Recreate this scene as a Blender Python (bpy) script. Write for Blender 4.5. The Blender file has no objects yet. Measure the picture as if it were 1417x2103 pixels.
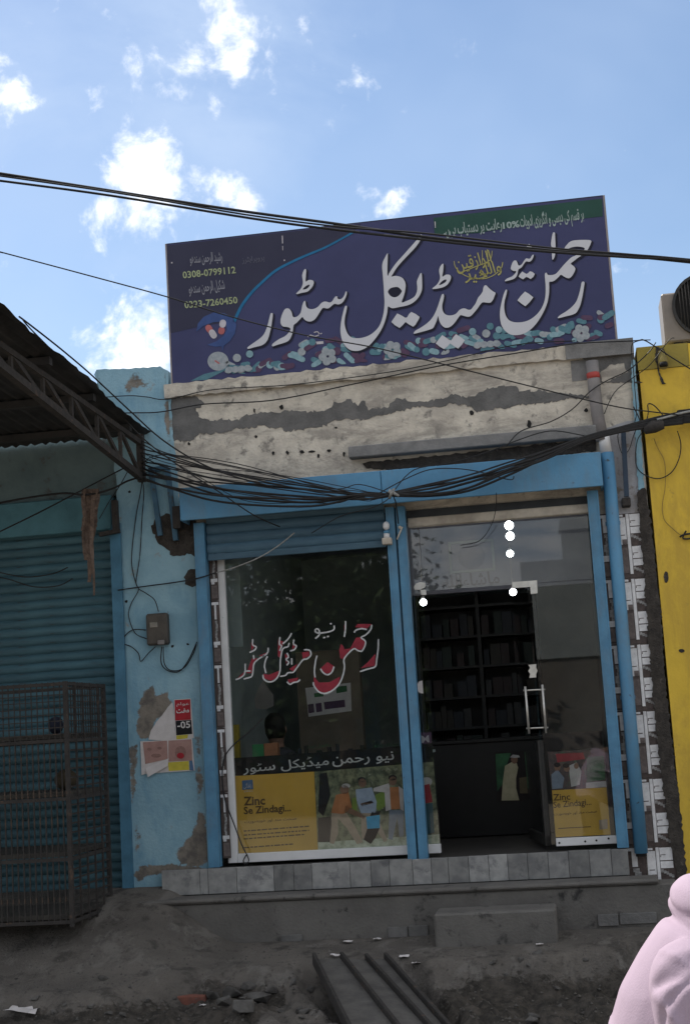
import bpy, bmesh, math, random
from mathutils import Vector, Matrix
from mathutils.geometry import tessellate_polygon
from mathutils import noise as mnoise
R = random.Random(11)
SC = bpy.context.scene
COL = SC.collection

# ------------------------------------------------------------------ camera
PW, PH = 1417.0, 2103.0
CAM = Vector((1.14613, -10.15446, 0.85046))
YAW, PITCH, ROLL, FPX = -0.144703, 0.150758, -0.0606568, 3000.0
_f = Vector((math.sin(YAW)*math.cos(PITCH), math.cos(YAW)*math.cos(PITCH), math.sin(PITCH)))
_r0 = Vector((math.cos(YAW), -math.sin(YAW), 0)); _u0 = _r0.cross(_f)
_c, _s = math.cos(ROLL), math.sin(ROLL)
RT = _r0*_c + _u0*_s
UP = _u0*_c - _r0*_s
cd = bpy.data.cameras.new('camera'); cam = bpy.data.objects.new('camera', cd); COL.objects.link(cam)
cam.matrix_world = Matrix(((RT.x, UP.x, -_f.x, CAM.x), (RT.y, UP.y, -_f.y, CAM.y), (RT.z, UP.z, -_f.z, CAM.z), (0, 0, 0, 1)))
cd.sensor_fit = 'VERTICAL'; cd.sensor_height = 36.0; cd.lens = FPX/PH*36.0
cd.clip_start = 0.1; cd.clip_end = 3000
SC.camera = cam

# ------------------------------------------------------------------ sky and sun
SUN = Vector((-0.50, 0.45, 0.74)).normalized()
EL = math.asin(SUN.z); AZ = math.atan2(SUN.x, SUN.y)
world = bpy.data.worlds.new('World'); SC.world = world; world.use_nodes = True
nt = world.node_tree; nt.nodes.clear()
def N(nt, t, **kw):
    n = nt.nodes.new(t)
    for k, v in kw.items():
        if k.startswith('i_'): n.inputs[k[2:].replace('_', ' ')].default_value = v
        else: setattr(n, k, v)
    return n
def L(nt, a, b): nt.links.new(a, b)
out = N(nt, 'ShaderNodeOutputWorld'); bg = N(nt, 'ShaderNodeBackground')
bg.inputs['Strength'].default_value = 0.092
sky = N(nt, 'ShaderNodeTexSky'); sky.sky_type = 'NISHITA'; sky.sun_disc = False
sky.sun_elevation = EL; sky.sun_rotation = AZ; sky.altitude = 100; sky.air_density = 1.1; sky.dust_density = 0.5; sky.ozone_density = 2.6
tc = N(nt, 'ShaderNodeTexCoord')
sep = N(nt, 'ShaderNodeSeparateXYZ'); L(nt, tc.outputs['Generated'], sep.inputs[0])
def M(nt, op, a, b=None, c=None, clamp=False):
    n = N(nt, 'ShaderNodeMath', operation=op); n.use_clamp = clamp
    for i, v in enumerate((a, b, c)):
        if v is None: continue
        if isinstance(v, (int, float)): n.inputs[i].default_value = v
        else: L(nt, v, n.inputs[i])
    return n.outputs[0]
# clouds live on a flat layer high above: project the direction on it
zz = M(nt, 'ADD', M(nt, 'MAXIMUM', sep.outputs[2], 0.0), 0.22)
comb = N(nt, 'ShaderNodeCombineXYZ')
L(nt, M(nt, 'DIVIDE', sep.outputs[0], zz), comb.inputs[0]); L(nt, M(nt, 'DIVIDE', sep.outputs[1], zz), comb.inputs[1])
def noise(nt, vec, scale, detail=6, rough=0.55, dist=0.0):
    n = N(nt, 'ShaderNodeTexNoise'); n.inputs['Scale'].default_value = scale; n.inputs['Detail'].default_value = detail
    n.inputs['Roughness'].default_value = rough; n.inputs['Distortion'].default_value = dist
    if vec is not None: L(nt, vec, n.inputs['Vector'])
    return n.outputs['Fac']
def maprange(nt, v, a, b, c=0.0, d=1.0, smooth=True):
    n = N(nt, 'ShaderNodeMapRange'); n.interpolation_type = 'SMOOTHSTEP' if smooth else 'LINEAR'
    L(nt, v, n.inputs['Value'])
    for k, x in zip(('From Min', 'From Max', 'To Min', 'To Max'), (a, b, c, d)): n.inputs[k].default_value = x
    return n.outputs['Result']
def ray(px, py): return (_f + RT*((px-PW/2)/FPX) - UP*((py-PH/2)/FPX))
# cumulus puffs: centre (seen from the street) and angular radius
puffs = [(455, 40, .034, 1.0), (420, 130, .075, .34), (640, 120, .04, .42), (300, 385, .050, 1.0), (290, 720, .050, 1.0), (545, 125, .036, .55), (12, 178, .022, .62), (75, 215, .012, .6), (20, 60, .05, .25),
         (440, 388, .026, .7), (785, 425, .020, .75), (600, 60, .026, .5), (475, 195, .016, .6), (150, 560, .06, .25)]
wn = N(nt, 'ShaderNodeTexNoise'); wn.inputs['Scale'].default_value = 17.0; wn.inputs['Detail'].default_value = 5; wn.inputs['Roughness'].default_value = .6
L(nt, tc.outputs['Generated'], wn.inputs['Vector'])
w1 = N(nt, 'ShaderNodeVectorMath', operation='SUBTRACT'); L(nt, wn.outputs['Color'], w1.inputs[0]); w1.inputs[1].default_value = (.5, .5, .5)
w2 = N(nt, 'ShaderNodeVectorMath', operation='SCALE'); L(nt, w1.outputs[0], w2.inputs[0]); w2.inputs['Scale'].default_value = .085
w3 = N(nt, 'ShaderNodeVectorMath', operation='ADD'); L(nt, w2.outputs[0], w3.inputs[0]); L(nt, tc.outputs['Generated'], w3.inputs[1])
dens = None
for (px, py, rad, w) in puffs:
    d = ray(px, py).normalized()
    v = N(nt, 'ShaderNodeVectorMath', operation='DISTANCE'); L(nt, w3.outputs[0], v.inputs[0]); v.inputs[1].default_value = d
    g = maprange(nt, v.outputs['Value'], 0.0, rad*1.55, w, 0.0)
    dens = g if dens is None else M(nt, 'MAXIMUM', dens, g)
n_big = noise(nt, comb.outputs[0], 1.6, 3, 0.5)
n_med = noise(nt, tc.outputs['Generated'], 26.0, 8, 0.62, 0.25)
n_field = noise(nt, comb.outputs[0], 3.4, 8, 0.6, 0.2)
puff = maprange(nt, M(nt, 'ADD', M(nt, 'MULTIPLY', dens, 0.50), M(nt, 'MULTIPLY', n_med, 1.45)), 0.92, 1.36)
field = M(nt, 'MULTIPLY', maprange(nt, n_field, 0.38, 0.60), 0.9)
behind = maprange(nt, sep.outputs[1], 0.55, 0.75, 1.0, 0.0)  # clouds out of view, thickened to add fill light on the shop front
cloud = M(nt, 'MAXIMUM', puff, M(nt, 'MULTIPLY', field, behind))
veil = M(nt, 'MULTIPLY', maprange(nt, M(nt, 'ADD', M(nt, 'MULTIPLY', noise(nt, comb.outputs[0], 0.9, 5, .6, .4), 1.0), M(nt, 'MULTIPLY', sep.outputs[0], -0.35)), 0.40, 0.86), 0.55)
lowhaze = maprange(nt, sep.outputs[2], -0.02, 0.40, 0.66, 0.0)
glow = None   # soft hazy glow painted into the sky round the cumulus
for (px, py, rad, w) in ((430, 130, .16, .75), (40, 260, .17, .6), (300, 420, .13, .6)):
    v = N(nt, 'ShaderNodeVectorMath', operation='DISTANCE'); L(nt, w3.outputs[0], v.inputs[0]); v.inputs[1].default_value = ray(px, py).normalized()
    g = maprange(nt, v.outputs['Value'], 0.0, rad, w, 0.0); glow = g if glow is None else M(nt, 'MAXIMUM', glow, g)
glow = M(nt, 'MULTIPLY', glow, maprange(nt, noise(nt, comb.outputs[0], 2.6, 6, .6, .6), .25, .70))
vmix = M(nt, 'MAXIMUM', M(nt, 'MAXIMUM', veil, lowhaze), glow)
m1 = N(nt, 'ShaderNodeMix', data_type='RGBA'); L(nt, vmix, m1.inputs[0]); L(nt, sky.outputs[0], m1.inputs[6]); m1.inputs[7].default_value = (4.6, 5.7, 7.5, 1)
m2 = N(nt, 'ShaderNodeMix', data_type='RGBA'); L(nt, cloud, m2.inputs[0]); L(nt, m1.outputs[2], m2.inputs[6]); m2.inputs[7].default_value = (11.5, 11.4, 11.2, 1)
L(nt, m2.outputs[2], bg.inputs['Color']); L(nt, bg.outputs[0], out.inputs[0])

sd = bpy.data.lights.new('sun', 'SUN'); sd.energy = 5.0; sd.angle = math.radians(0.5); sd.color = (1, .95, .87)
sun = bpy.data.objects.new('sun', sd); COL.objects.link(sun)
sun.rotation_euler = (-SUN).to_track_quat('-Z', 'Y').to_euler(); sun.location = (0, 0, 30)
SC.view_settings.view_transform = 'Standard'; SC.view_settings.look = 'None'
SC.view_settings.exposure = 0.58; SC.view_settings.gamma = 1.0; SC.view_settings.use_curve_mapping = False

# ------------------------------------------------------------------ helpers
def at(px, py, Y):
    d = ray(px, py); return CAM + d*((Y-CAM.y)/d.y)
def atz(px, py, z):
    d = ray(px, py); return CAM + d*((z-CAM.z)/d.z)
def crop(ox, oy, s): return lambda pts: [(ox+x/s, oy+y/s) for x, y in pts]
WORLD = {}
def setp(o, label=None, cat=None, group=None, kind=None):
    for k, v in (('label', label), ('category', cat), ('group', group), ('kind', kind)):
        if v: o[k] = v
    return o
def thing(name, label, cat, loc=(0, 0, 0), group=None):
    o = bpy.data.objects.new(name, None); COL.objects.link(o); o.location = loc; o.empty_display_size = .1
    WORLD[o.name] = Vector(loc)
    return setp(o, label, cat, group)
class MB:
    def __init__(s): s.v = []; s.f = []; s.m = []; s.sm = []
    def add(s, vs, fs, m=0, smooth=False):
        b = len(s.v); s.v += [Vector(v) for v in vs]
        for f in fs: s.f.append([b+i for i in f]); s.m.append(m); s.sm.append(smooth)
        return s
    def box(s, x0, x1, y0, y1, z0, z1, m=0):
        vs = [(x0,y0,z0),(x1,y0,z0),(x1,y1,z0),(x0,y1,z0),(x0,y0,z1),(x1,y0,z1),(x1,y1,z1),(x0,y1,z1)]
        return s.add(vs, [(0,3,2,1),(4,5,6,7),(0,1,5,4),(1,2,6,5),(2,3,7,6),(3,0,4,7)], m)
    def bar(s, a, b, w, h, m=0, up=(0, 0, 1)):
        a, b = Vector(a), Vector(b); d = (b-a).normalized(); u = Vector(up)
        if abs(d.dot(u)) > .98: u = Vector((0, 1, 0))
        x = d.cross(u).normalized()*w/2; y = x.cross(d).normalized()*h/2
        vs = [a-x-y, a+x-y, a+x+y, a-x+y, b-x-y, b+x-y, b+x+y, b-x+y]
        return s.add(vs, [(0,3,2,1),(4,5,6,7),(0,1,5,4),(1,2,6,5),(2,3,7,6),(3,0,4,7)], m)
    def tube(s, pts, r, n=6, m=0, cap=True):
        pts = [Vector(p) for p in pts]; rs = r if isinstance(r, (list, tuple)) else [r]*len(pts)
        b = len(s.v); ref = Vector((.13, .31, .94)).normalized()
        for i, p in enumerate(pts):
            t = (pts[min(i+1, len(pts)-1)]-pts[max(i-1, 0)])
            t = t.normalized() if t.length > 1e-9 else Vector((0, 0, 1))
            rr = ref if abs(t.dot(ref)) < .95 else Vector((1, 0, 0))
            x = t.cross(rr).normalized(); y = t.cross(x)
            for k in range(n):
                a = 2*math.pi*k/n; s.v.append(p+(x*math.cos(a)+y*math.sin(a))*rs[i])
        for i in range(len(pts)-1):
            for k in range(n):
                k2 = (k+1) % n
                s.f.append([b+i*n+k, b+i*n+k2, b+(i+1)*n+k2, b+(i+1)*n+k]); s.m.append(m); s.sm.append(True)
        if cap:
            s.f.append([b+k for k in range(n)][::-1]); s.m.append(m); s.sm.append(False)
            s.f.append([b+(len(pts)-1)*n+k for k in range(n)]); s.m.append(m); s.sm.append(False)
        return s
    def sphere(s, c, r, m=0, nu=12, nv=8, sx=1, sy=1, sz=1):
        c = Vector(c); b = len(s.v)
        for j in range(nv+1):
            t = math.pi*j/nv
            for i in range(nu):
                a = 2*math.pi*i/nu
                s.v.append(c+Vector((math.sin(t)*math.cos(a)*sx, math.sin(t)*math.sin(a)*sy, math.cos(t)*sz))*r)
        for j in range(nv):
            for i in range(nu):
                i2 = (i+1) % nu
                q = [b+j*nu+i, b+(j+1)*nu+i, b+(j+1)*nu+i2, b+j*nu+i2]
                if j == 0: q = [q[0], q[1], q[2]]
                elif j == nv-1: q = [q[0], q[1], q[3]]
                s.f.append(q); s.m.append(m); s.sm.append(True)
        return s
    def quad(s, a, b, c, d, m=0): return s.add([a, b, c, d], [(0, 1, 2, 3)], m)
    def build(s, name, mats, parent=None, loc=None, bevel=0, **props):
        if not isinstance(mats, (list, tuple)): mats = [mats]
        if parent is not None: org = WORLD[parent.name]
        elif loc is not None: org = Vector(loc)
        else:
            xs = [v.x for v in s.v]; ys = [v.y for v in s.v]; zs = [v.z for v in s.v]
            org = Vector(((min(xs)+max(xs))/2, (min(ys)+max(ys))/2, min(zs)))
        me = bpy.data.meshes.new(name); me.from_pydata([v-org for v in s.v], [], s.f)
        for m in mats: me.materials.append(m)
        me.polygons.foreach_set('material_index', s.m); me.polygons.foreach_set('use_smooth', s.sm)
        if bevel:
            bm = bmesh.new(); bm.from_mesh(me)
            es = [e for e in bm.edges if len(e.link_faces) == 2 and e.calc_face_angle(0) > .6]
            bmesh.ops.bevel(bm, geom=es, offset=bevel, segments=1, affect='EDGES', clamp_overlap=True)
            bm.to_mesh(me); bm.free()
        me.update()
        o = bpy.data.objects.new(name, me); COL.objects.link(o)
        if parent is not None: o.parent = parent
        else: o.location = org
        WORLD[o.name] = org
        return setp(o, props.get('label'), props.get('cat'), props.get('group'), props.get('kind'))
def inst(o, name, parent, loc, rot=None):
    """another object on the same mesh, placed under the same parent at an offset in the parent's frame"""
    c = bpy.data.objects.new(name, o.data); COL.objects.link(c); c.parent = parent; c.location = loc
    if rot: c.rotation_euler = rot
    WORLD[c.name] = WORLD[parent.name]
    return c
def copy_tree(o, parent=None):
    c = o.copy(); COL.objects.link(c); c.parent = parent
    for ch in list(o.children): copy_tree(ch, c)
    return c
def cat(pts, n=4, closed=False):
    P = [Vector(p) for p in pts]; out = []; L_ = len(P)
    rng = range(L_) if closed else range(L_-1)
    for i in rng:
        if closed: p0, p1, p2, p3 = P[i-1], P[i], P[(i+1) % L_], P[(i+2) % L_]
        else: p0, p1, p2, p3 = P[max(i-1, 0)], P[i], P[i+1], P[min(i+2, L_-1)]
        for k in range(n):
            t = k/n
            out.append(.5*((2*p1)+(p2-p0)*t+(2*p0-5*p1+4*p2-p3)*t*t+(3*p1-p0-3*p2+p3)*t**3))
    if not closed: out.append(P[-1])
    return out
def fill2(mb, loops, fn, m=0):
    """fill px loops (first outer, rest holes); fn maps px to 3D"""
    L3 = [[Vector((p[0], p[1], 0)) for p in lp] for lp in loops]
    tris = tessellate_polygon(L3); flat = [p for lp in L3 for p in lp]
    vs = [fn(p.x, p.y) for p in flat]; fs = []
    for t in tris:
        a, b, c = (flat[i] for i in t)
        # image y runs down: make the normal face the viewer (-Y)
        cr = (b.x-a.x)*(c.y-a.y)-(b.y-a.y)*(c.x-a.x)
        if abs(cr) < 1e-6: continue
        fs.append(t if cr < 0 else (t[0], t[2], t[1]))
    mb.add(vs, fs, m)
def slab2(mb, loop, Yf, Yb, m=0):
    """traced outline with real thickness from Yf (front) to Yb (back)"""
    fn = lambda x, y: at(x, y, Yf)
    fill2(mb, [loop], fn, m)
    area = sum(loop[i-1][0]*loop[i][1]-loop[i][0]*loop[i-1][1] for i in range(len(loop)))
    vs = [at(x, y, Yf) for x, y in loop]; bs = [Vector((v.x, Yb, v.z)) for v in vs]; n = len(loop)
    fs = [(i, (i+1) % n, n+(i+1) % n, n+i) for i in range(n)]
    if area > 0: fs = [f[::-1] for f in fs]
    mb.add(vs+bs, fs, m)
def jag(loop, amp=3, step=7, seed=0):
    """roughen a px outline"""
    rr = random.Random(seed); out = []
    for i in range(len(loop)):
        a = Vector(loop[i]); b = Vector(loop[(i+1) % len(loop)]); n = max(1, int((b-a).length/step))
        for k in range(n):
            p = a.lerp(b, k/n); out.append((p.x+rr.uniform(-amp, amp), p.y+rr.uniform(-amp, amp)))
    return out
def ribbon(mb, pts, w, fn, m=0, smooth=4):
    P = [Vector((p[0], p[1], 0)) for p in pts]
    if smooth and len(P) > 2: P = cat(P, smooth)
    n = len(P); ws = w if isinstance(w, (list, tuple)) else [w, w]
    Lp, Rp = [], []
    for i, p in enumerate(P):
        t = (P[min(i+1, n-1)]-P[max(i-1, 0)]); t = t.normalized() if t.length else Vector((1, 0, 0)); q = Vector((-t.y, t.x, 0))
        ww = ws[0]+(ws[1]-ws[0])*i/max(1, n-1)
        Lp.append(p+q*ww/2); Rp.append(p-q*ww/2)
    vs = [fn(p.x, p.y) for p in Lp]+[fn(p.x, p.y) for p in Rp]
    mb.add(vs, [(i, i+1, n+i+1, n+i) for i in range(n-1)], m)
def circ(cx, cy, r, n=16, ry=None): return [(cx+r*math.cos(2*math.pi*k/n), cy+(ry or r)*math.sin(2*math.pi*k/n)) for k in range(n)]
def caps(cx, cy, l, w, ang, n=6):
    o = []; ca, sa = math.cos(ang), math.sin(ang)
    for k in range(n+1): a = -math.pi/2+math.pi*k/n; o.append((l/2-w/2+w/2*math.cos(a), w/2*math.sin(a)))
    for k in range(n+1): a = math.pi/2+math.pi*k/n; o.append((-l/2+w/2+w/2*math.cos(a), w/2*math.sin(a)))
    return [(cx+x*ca-y*sa, cy+x*sa+y*ca) for x, y in o]
# Arabic joining: letter -> isolated, final, initial, medial presentation form
AR = {'ا':'\ufe8d\ufe8e\ufe8d\ufe8e','ب':'\ufe8f\ufe90\ufe91\ufe92','پ':'\ufb56\ufb57\ufb58\ufb59','ت':'\ufe95\ufe96\ufe97\ufe98','ٹ':'\ufb66\ufb67\ufb68\ufb69','ح':'\ufea1\ufea2\ufea3\ufea4','خ':'\ufea5\ufea6\ufea7\ufea8',
 'د':'\ufea9\ufeaa\ufea9\ufeaa','ڈ':'\ufb88\ufb89\ufb88\ufb89','ر':'\ufead\ufeae\ufead\ufeae','ز':'\ufeaf\ufeb0\ufeaf\ufeb0','س':'\ufeb1\ufeb2\ufeb3\ufeb4','ش':'\ufeb5\ufeb6\ufeb7\ufeb8','ص':'\ufeb9\ufeba\ufebb\ufebc','ع':'\ufec9\ufeca\ufecb\ufecc','ف':'\ufed1\ufed2\ufed3\ufed4',
 'ق':'\ufed5\ufed6\ufed7\ufed8','ک':'\ufb8e\ufb8f\ufb90\ufb91','گ':'\ufb92\ufb93\ufb94\ufb95','ل':'\ufedd\ufede\ufedf\ufee0','م':'\ufee1\ufee2\ufee3\ufee4','ن':'\ufee5\ufee6\ufee7\ufee8','و':'\ufeed\ufeee\ufeed\ufeee','ہ':'\ufba6\ufba7\ufba8\ufba9',
 'ھ':'\ufbaa\ufbab\ufbac\ufbad','ی':'\ufbfc\ufbfd\ufbfe\ufbff','ء':'\ufe80\ufe80\ufe80\ufe80'}
NOJOIN = set('ادڈرزوء')
def shape(s):
    o = []
    for i, ch in enumerate(s):
        if ch not in AR: o.append(ch); continue
        prev = i > 0 and s[i-1] in AR and s[i-1] not in NOJOIN and ch != 'ء'
        nxt = i+1 < len(s) and s[i+1] in AR and ch not in NOJOIN and s[i+1] != 'ء'
        o.append(AR[ch][3 if prev and nxt else 1 if prev else 2 if nxt else 0])
    return ''.join(o)[::-1]
def text2(mb, s, p0, p1, h, fn, m=0, arabic=False, bold=0.0, res=2):
    """lettering laid along the px baseline p0->p1, stretched to it; h = px height of the tallest glyph above the baseline"""
    cu = bpy.data.curves.new('lettering', 'FONT'); cu.body = shape(s) if arabic else s; cu.resolution_u = res; cu.offset = bold
    o = bpy.data.objects.new('lettering', cu); COL.objects.link(o); bpy.context.view_layer.update()
    me = o.to_mesh(); vs = [v.co.copy() for v in me.vertices]; fs = [tuple(p.vertices) for p in me.polygons]; o.to_mesh_clear()
    bpy.data.objects.remove(o); bpy.data.curves.remove(cu)
    if not vs: return
    x0 = min(v.x for v in vs); x1 = max(v.x for v in vs); y1 = max(v.y for v in vs)
    a, b = Vector(p0), Vector(p1); d = b-a; ln = d.length; t = d/ln; up = Vector((t.y, -t.x))
    W = []
    for v in vs:
        q = a+t*((v.x-x0)/(x1-x0)*ln)+up*(v.y/y1*h); W.append(fn(q.x, q.y))
    mb.add(W, fs, m)

# ------------------------------------------------------------------ materials
MATS = {}
def mk(name, col, col2=None, scale=6, rough=.85, bump=.15, bscale=60, col3=None, s3=3, t3=.62, w3=.08, rnd=0, spec=.3, metal=0, detail=6, stretch=None, bdist=.02, stain=None, wear_shade=None):
    m = bpy.data.materials.new(name); m.use_nodes = True; t = m.node_tree; p = t.nodes['Principled BSDF']
    p.inputs['Roughness'].default_value = rough; p.inputs['Specular IOR Level'].default_value = spec; p.inputs['Metallic'].default_value = metal
    tcn = N(t, 'ShaderNodeTexCoord'); vec = tcn.outputs['Object']
    if stretch:
        mp = N(t, 'ShaderNodeMapping'); mp.inputs['Scale'].default_value = stretch; L(t, vec, mp.inputs[0]); vec = mp.outputs[0]
    mix = N(t, 'ShaderNodeMix', data_type='RGBA'); mix.inputs[6].default_value = (*col, 1); mix.inputs[7].default_value = (*(col2 or [c*.75 for c in col]), 1)
    L(t, maprange(t, noise(t, vec, scale, detail, .62), .32, .68), mix.inputs[0]); c = mix.outputs[2]
    if col3:
        m3 = N(t, 'ShaderNodeMix', data_type='RGBA'); L(t, c, m3.inputs[6]); m3.inputs[7].default_value = (*col3, 1)
        L(t, maprange(t, noise(t, vec, s3, 9, .68, .3), t3-w3/2, t3+w3/2), m3.inputs[0]); c = m3.outputs[2]
    if stain:
        ms = N(t, 'ShaderNodeMix', data_type='RGBA'); L(t, c, ms.inputs[6]); ms.inputs[7].default_value = (*stain[0], 1)
        mp2 = N(t, 'ShaderNodeMapping'); mp2.inputs['Scale'].default_value = (1.6, 1, .75) if not name.startswith('white') else (.75, 1, 2.4); mp2.inputs['Location'].default_value = (5, 2, 9); L(t, tcn.outputs['Object'], mp2.inputs[0])
        L(t, M(t, 'MULTIPLY', maprange(t, noise(t, mp2.outputs[0], stain[1], 9, .7, .4), stain[2]-stain[3]/2, stain[2]+stain[3]/2), .75), ms.inputs[0]); c = ms.outputs[2]
    if wear_shade:
        at_ = N(t, 'ShaderNodeAttribute'); at_.attribute_name = 'wear_shade'
        wsum = M(t, 'ADD', at_.outputs['Fac'], M(t, 'MULTIPLY', M(t, 'SUBTRACT', noise(t, tcn.outputs['Object'], 22, 8, .68, .3), .5), 1.1))
        mw = N(t, 'ShaderNodeMix', data_type='RGBA'); L(t, c, mw.inputs[6]); L(t, maprange(t, wsum, .42, .62), mw.inputs[0])
        m9 = N(t, 'ShaderNodeMix', data_type='RGBA'); m9.inputs[6].default_value = (*wear_shade[0], 1); m9.inputs[7].default_value = (*wear_shade[1], 1); L(t, maprange(t, noise(t, tcn.outputs['Object'], 13, 7, .65), .35, .65), m9.inputs[0])
        L(t, m9.outputs[2], mw.inputs[7]); c = mw.outputs[2]
    if rnd:
        oi = N(t, 'ShaderNodeObjectInfo'); hs = N(t, 'ShaderNodeHueSaturation'); L(t, c, hs.inputs['Color'])
        L(t, maprange(t, oi.outputs['Random'], 0, 1, 1-rnd, 1+rnd, False), hs.inputs['Value']); c = hs.outputs[0]
    L(t, c, p.inputs['Base Color'])
    if bump:
        bn = N(t, 'ShaderNodeBump'); bn.inputs['Strength'].default_value = bump; bn.inputs['Distance'].default_value = bdist
        L(t, noise(t, tcn.outputs['Object'], bscale, 5, .6), bn.inputs['Height']); L(t, bn.outputs[0], p.inputs['Normal'])
    MATS[name] = m; return m
def emit(name, col, st):
    m = bpy.data.materials.new(name); m.use_nodes = True; p = m.node_tree.nodes['Principled BSDF']
    p.inputs['Base Color'].default_value = (.8, .8, .8, 1); p.inputs['Emission Color'].default_value = (*col, 1); p.inputs['Emission Strength'].default_value = st
    return m
def glassmat(name, tint, ior=1.5):
    m = bpy.data.materials.new(name); m.use_nodes = True; t = m.node_tree; t.nodes.clear()
    o = N(t, 'ShaderNodeOutputMaterial'); tr = N(t, 'ShaderNodeBsdfTransparent'); tr.inputs[0].default_value = (*tint, 1)
    gl = N(t, 'ShaderNodeBsdfGlossy'); gl.inputs['Roughness'].default_value = .015; gl.inputs[0].default_value = (1, 1, 1, 1)
    fr = N(t, 'ShaderNodeFresnel'); fr.inputs[0].default_value = ior; mx = N(t, 'ShaderNodeMixShader')
    f2 = M(t, 'MULTIPLY', fr.outputs[0], 0.85, clamp=True)
    L(t, f2, mx.inputs[0]); L(t, tr.outputs[0], mx.inputs[1]); L(t, gl.outputs[0], mx.inputs[2]); L(t, mx.outputs[0], o.inputs[0]); return m

m_plaster = mk('whitewashed plaster', (.60, .55, .465), (.42, .38, .325), 6, .95, .45, 45, (.20, .185, .165), 10, .605, .14, stain=((.25, .228, .20), 2.6, .545, .16))
m_cement = mk('grey cement', (.15, .145, .14), (.10, .098, .095), 7, .95, .35, 60, (.07, .07, .07), 14, .66, .12)
m_cement_lip = mk('grey cement lip', (.21, .205, .20), (.15, .148, .145), 9, .95, .3, 60)
m_paleblue = mk('pale blue wall paint', (.25, .40, .47), (.18, .32, .40), 3, .9, .25, 40, (.20, .19, .17), 5.5, .645, .08)
m_blue = mk('blue enamel', (.085, .245, .40), (.07, .205, .345), 4, .55, .12, 30, (.05, .055, .06), 18, .665, .08, spec=.4, stain=((.10, .19, .27), 2.4, .56, .2))
m_bluerail = mk('blue painted steel rail', (.075, .215, .345), (.055, .165, .275), 9, .5, .1, 40, (.045, .045, .045), 24, .665, .08, spec=.4, stain=((.085, .16, .23), 3.0, .57, .2))
m_slatblue = mk('grey blue shutter steel', (.065, .13, .18), (.05, .10, .145), 5, .6, .1, 40, rnd=.12, stretch=(1, 1, 6))
m_teal = mk('dark teal shutter steel', (.055, .125, .155), (.04, .09, .115), 4, .65, .12, 40, (.05, .06, .06), 8, .66, .1, rnd=.14, stretch=(1, 1, 6))
m_tealwall = mk('faded grey teal paint', (.12, .17, .18), (.085, .125, .135), 3, .9, .2, 35, (.08, .085, .085), 6, .62, .1)
m_tealbox = mk('teal shutter box', (.07, .18, .22), (.05, .13, .16), 4, .7, .15, 35)
m_yellow = mk('mustard yellow wall paint', (.66, .445, .055), (.52, .35, .045), 1.3, .85, .12, 30, (.30, .22, .06), 11, .68, .12, stain=((.44, .29, .05), 2.0, .52, .2))
m_marble = mk('grey marble', (.25, .25, .24), (.16, .16, .16), 11, .5, .06, 30, (.12, .12, .125), 8, .60, .14, rnd=.34, spec=.4)
m_concrete = mk('dark cement render', (.138, .130, .12), (.103, .097, .09), 4, .95, .4, 50, (.035, .034, .033), 7, .62, .12)
m_ground = mk('trodden dirt and cement', (.132, .118, .104), (.092, .083, .074), 2.6, .97, .7, 55, (.062, .056, .05), 6, .57, .14, bdist=.03, stain=((.165, .152, .138), 3.5, .58, .12), wear_shade=((.075, .065, .055), (.030, .027, .023)))
m_grit = mk('grit', (.12, .11, .10), (.06, .055, .05), 30, .97, .4, 60, rnd=0)
m_soil = mk('shaded soil', (.042, .037, .031), (.024, .021, .018), 5, .98, .9, 30, (.06, .053, .045), 9, .60, .12, bdist=.05)
m_road = mk('dusty asphalt road', (.27, .235, .195), (.21, .185, .155), 3, .95, .3, 120)
m_stone = mk('broken stone', (.10, .095, .088), (.065, .06, .056), 12, .95, .5, 60, rnd=.25)
m_brick = mk('old red brick', (.17, .065, .045), (.11, .05, .04), 14, .95, .4, 70, rnd=.2)
m_tilebrown = mk('brown stone print tile', (.085, .062, .055), (.05, .038, .035), 28, .5, .1, 90, (.14, .11, .10), 40, .64, .1, rnd=.12)
m_tilewhite = mk('white stone print tile', (.70, .69, .69), (.56, .55, .55), 24, .5, .08, 80, (.27, .25, .24), 30, .68, .1, rnd=.08)
m_tilegrey = mk('grey wavy print tile', (.34, .33, .32), (.16, .155, .15), 60, .5, .1, 80)
m_white = mk('white aluminium frame', (.62, .62, .62), (.54, .54, .54), 5, .5, .03, 30, (.35, .34, .32), 12, .72, .08)
m_cream = mk('cream header tube', (.55, .50, .42), (.34, .30, .25), 6, .6, .05, 30)
m_steel = mk('brushed stainless steel', (.62, .60, .55), (.5, .48, .44), 20, .35, .03, 60, metal=.6, spec=.5)
m_rust = mk('rusty dark iron', (.042, .037, .034), (.026, .024, .023), 20, .85, .2, 70, (.09, .06, .042), 14, .64, .1)
m_sheet = mk('sooty corrugated sheet', (.035, .033, .033), (.02, .02, .02), 6, .8, .1, 40)
m_cable = mk('black cable rubber', (.018, .017, .018), (.012, .012, .012), 40, .6, 0)
m_cablegrey = mk('grey cable sheath', (.30, .30, .29), (.22, .22, .21), 40, .6, 0)
m_pvc = mk('grey pvc pipe', (.22, .20, .195), (.16, .15, .145), 8, .6, .05, 40)
m_red = mk('red band', (.40, .06, .05), None, 8, .6, 0)
m_wood = mk('weathered wood', (.10, .085, .065), (.06, .05, .04), 10, .9, .3, 60, stretch=(1, 1, 8))
m_jute = mk('brown sacking', (.17, .125, .10), (.09, .065, .055), 24, .97, .5, 90)
m_dark = mk('dark hollow', (.022, .021, .02), (.014, .014, .014), 6, .95, .1, 40)
m_damage = mk('broken plaster with soot', (.06, .052, .045), (.032, .028, .025), 14, .98, .7, 60, (.11, .095, .08), 16, .64, .1)
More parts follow.
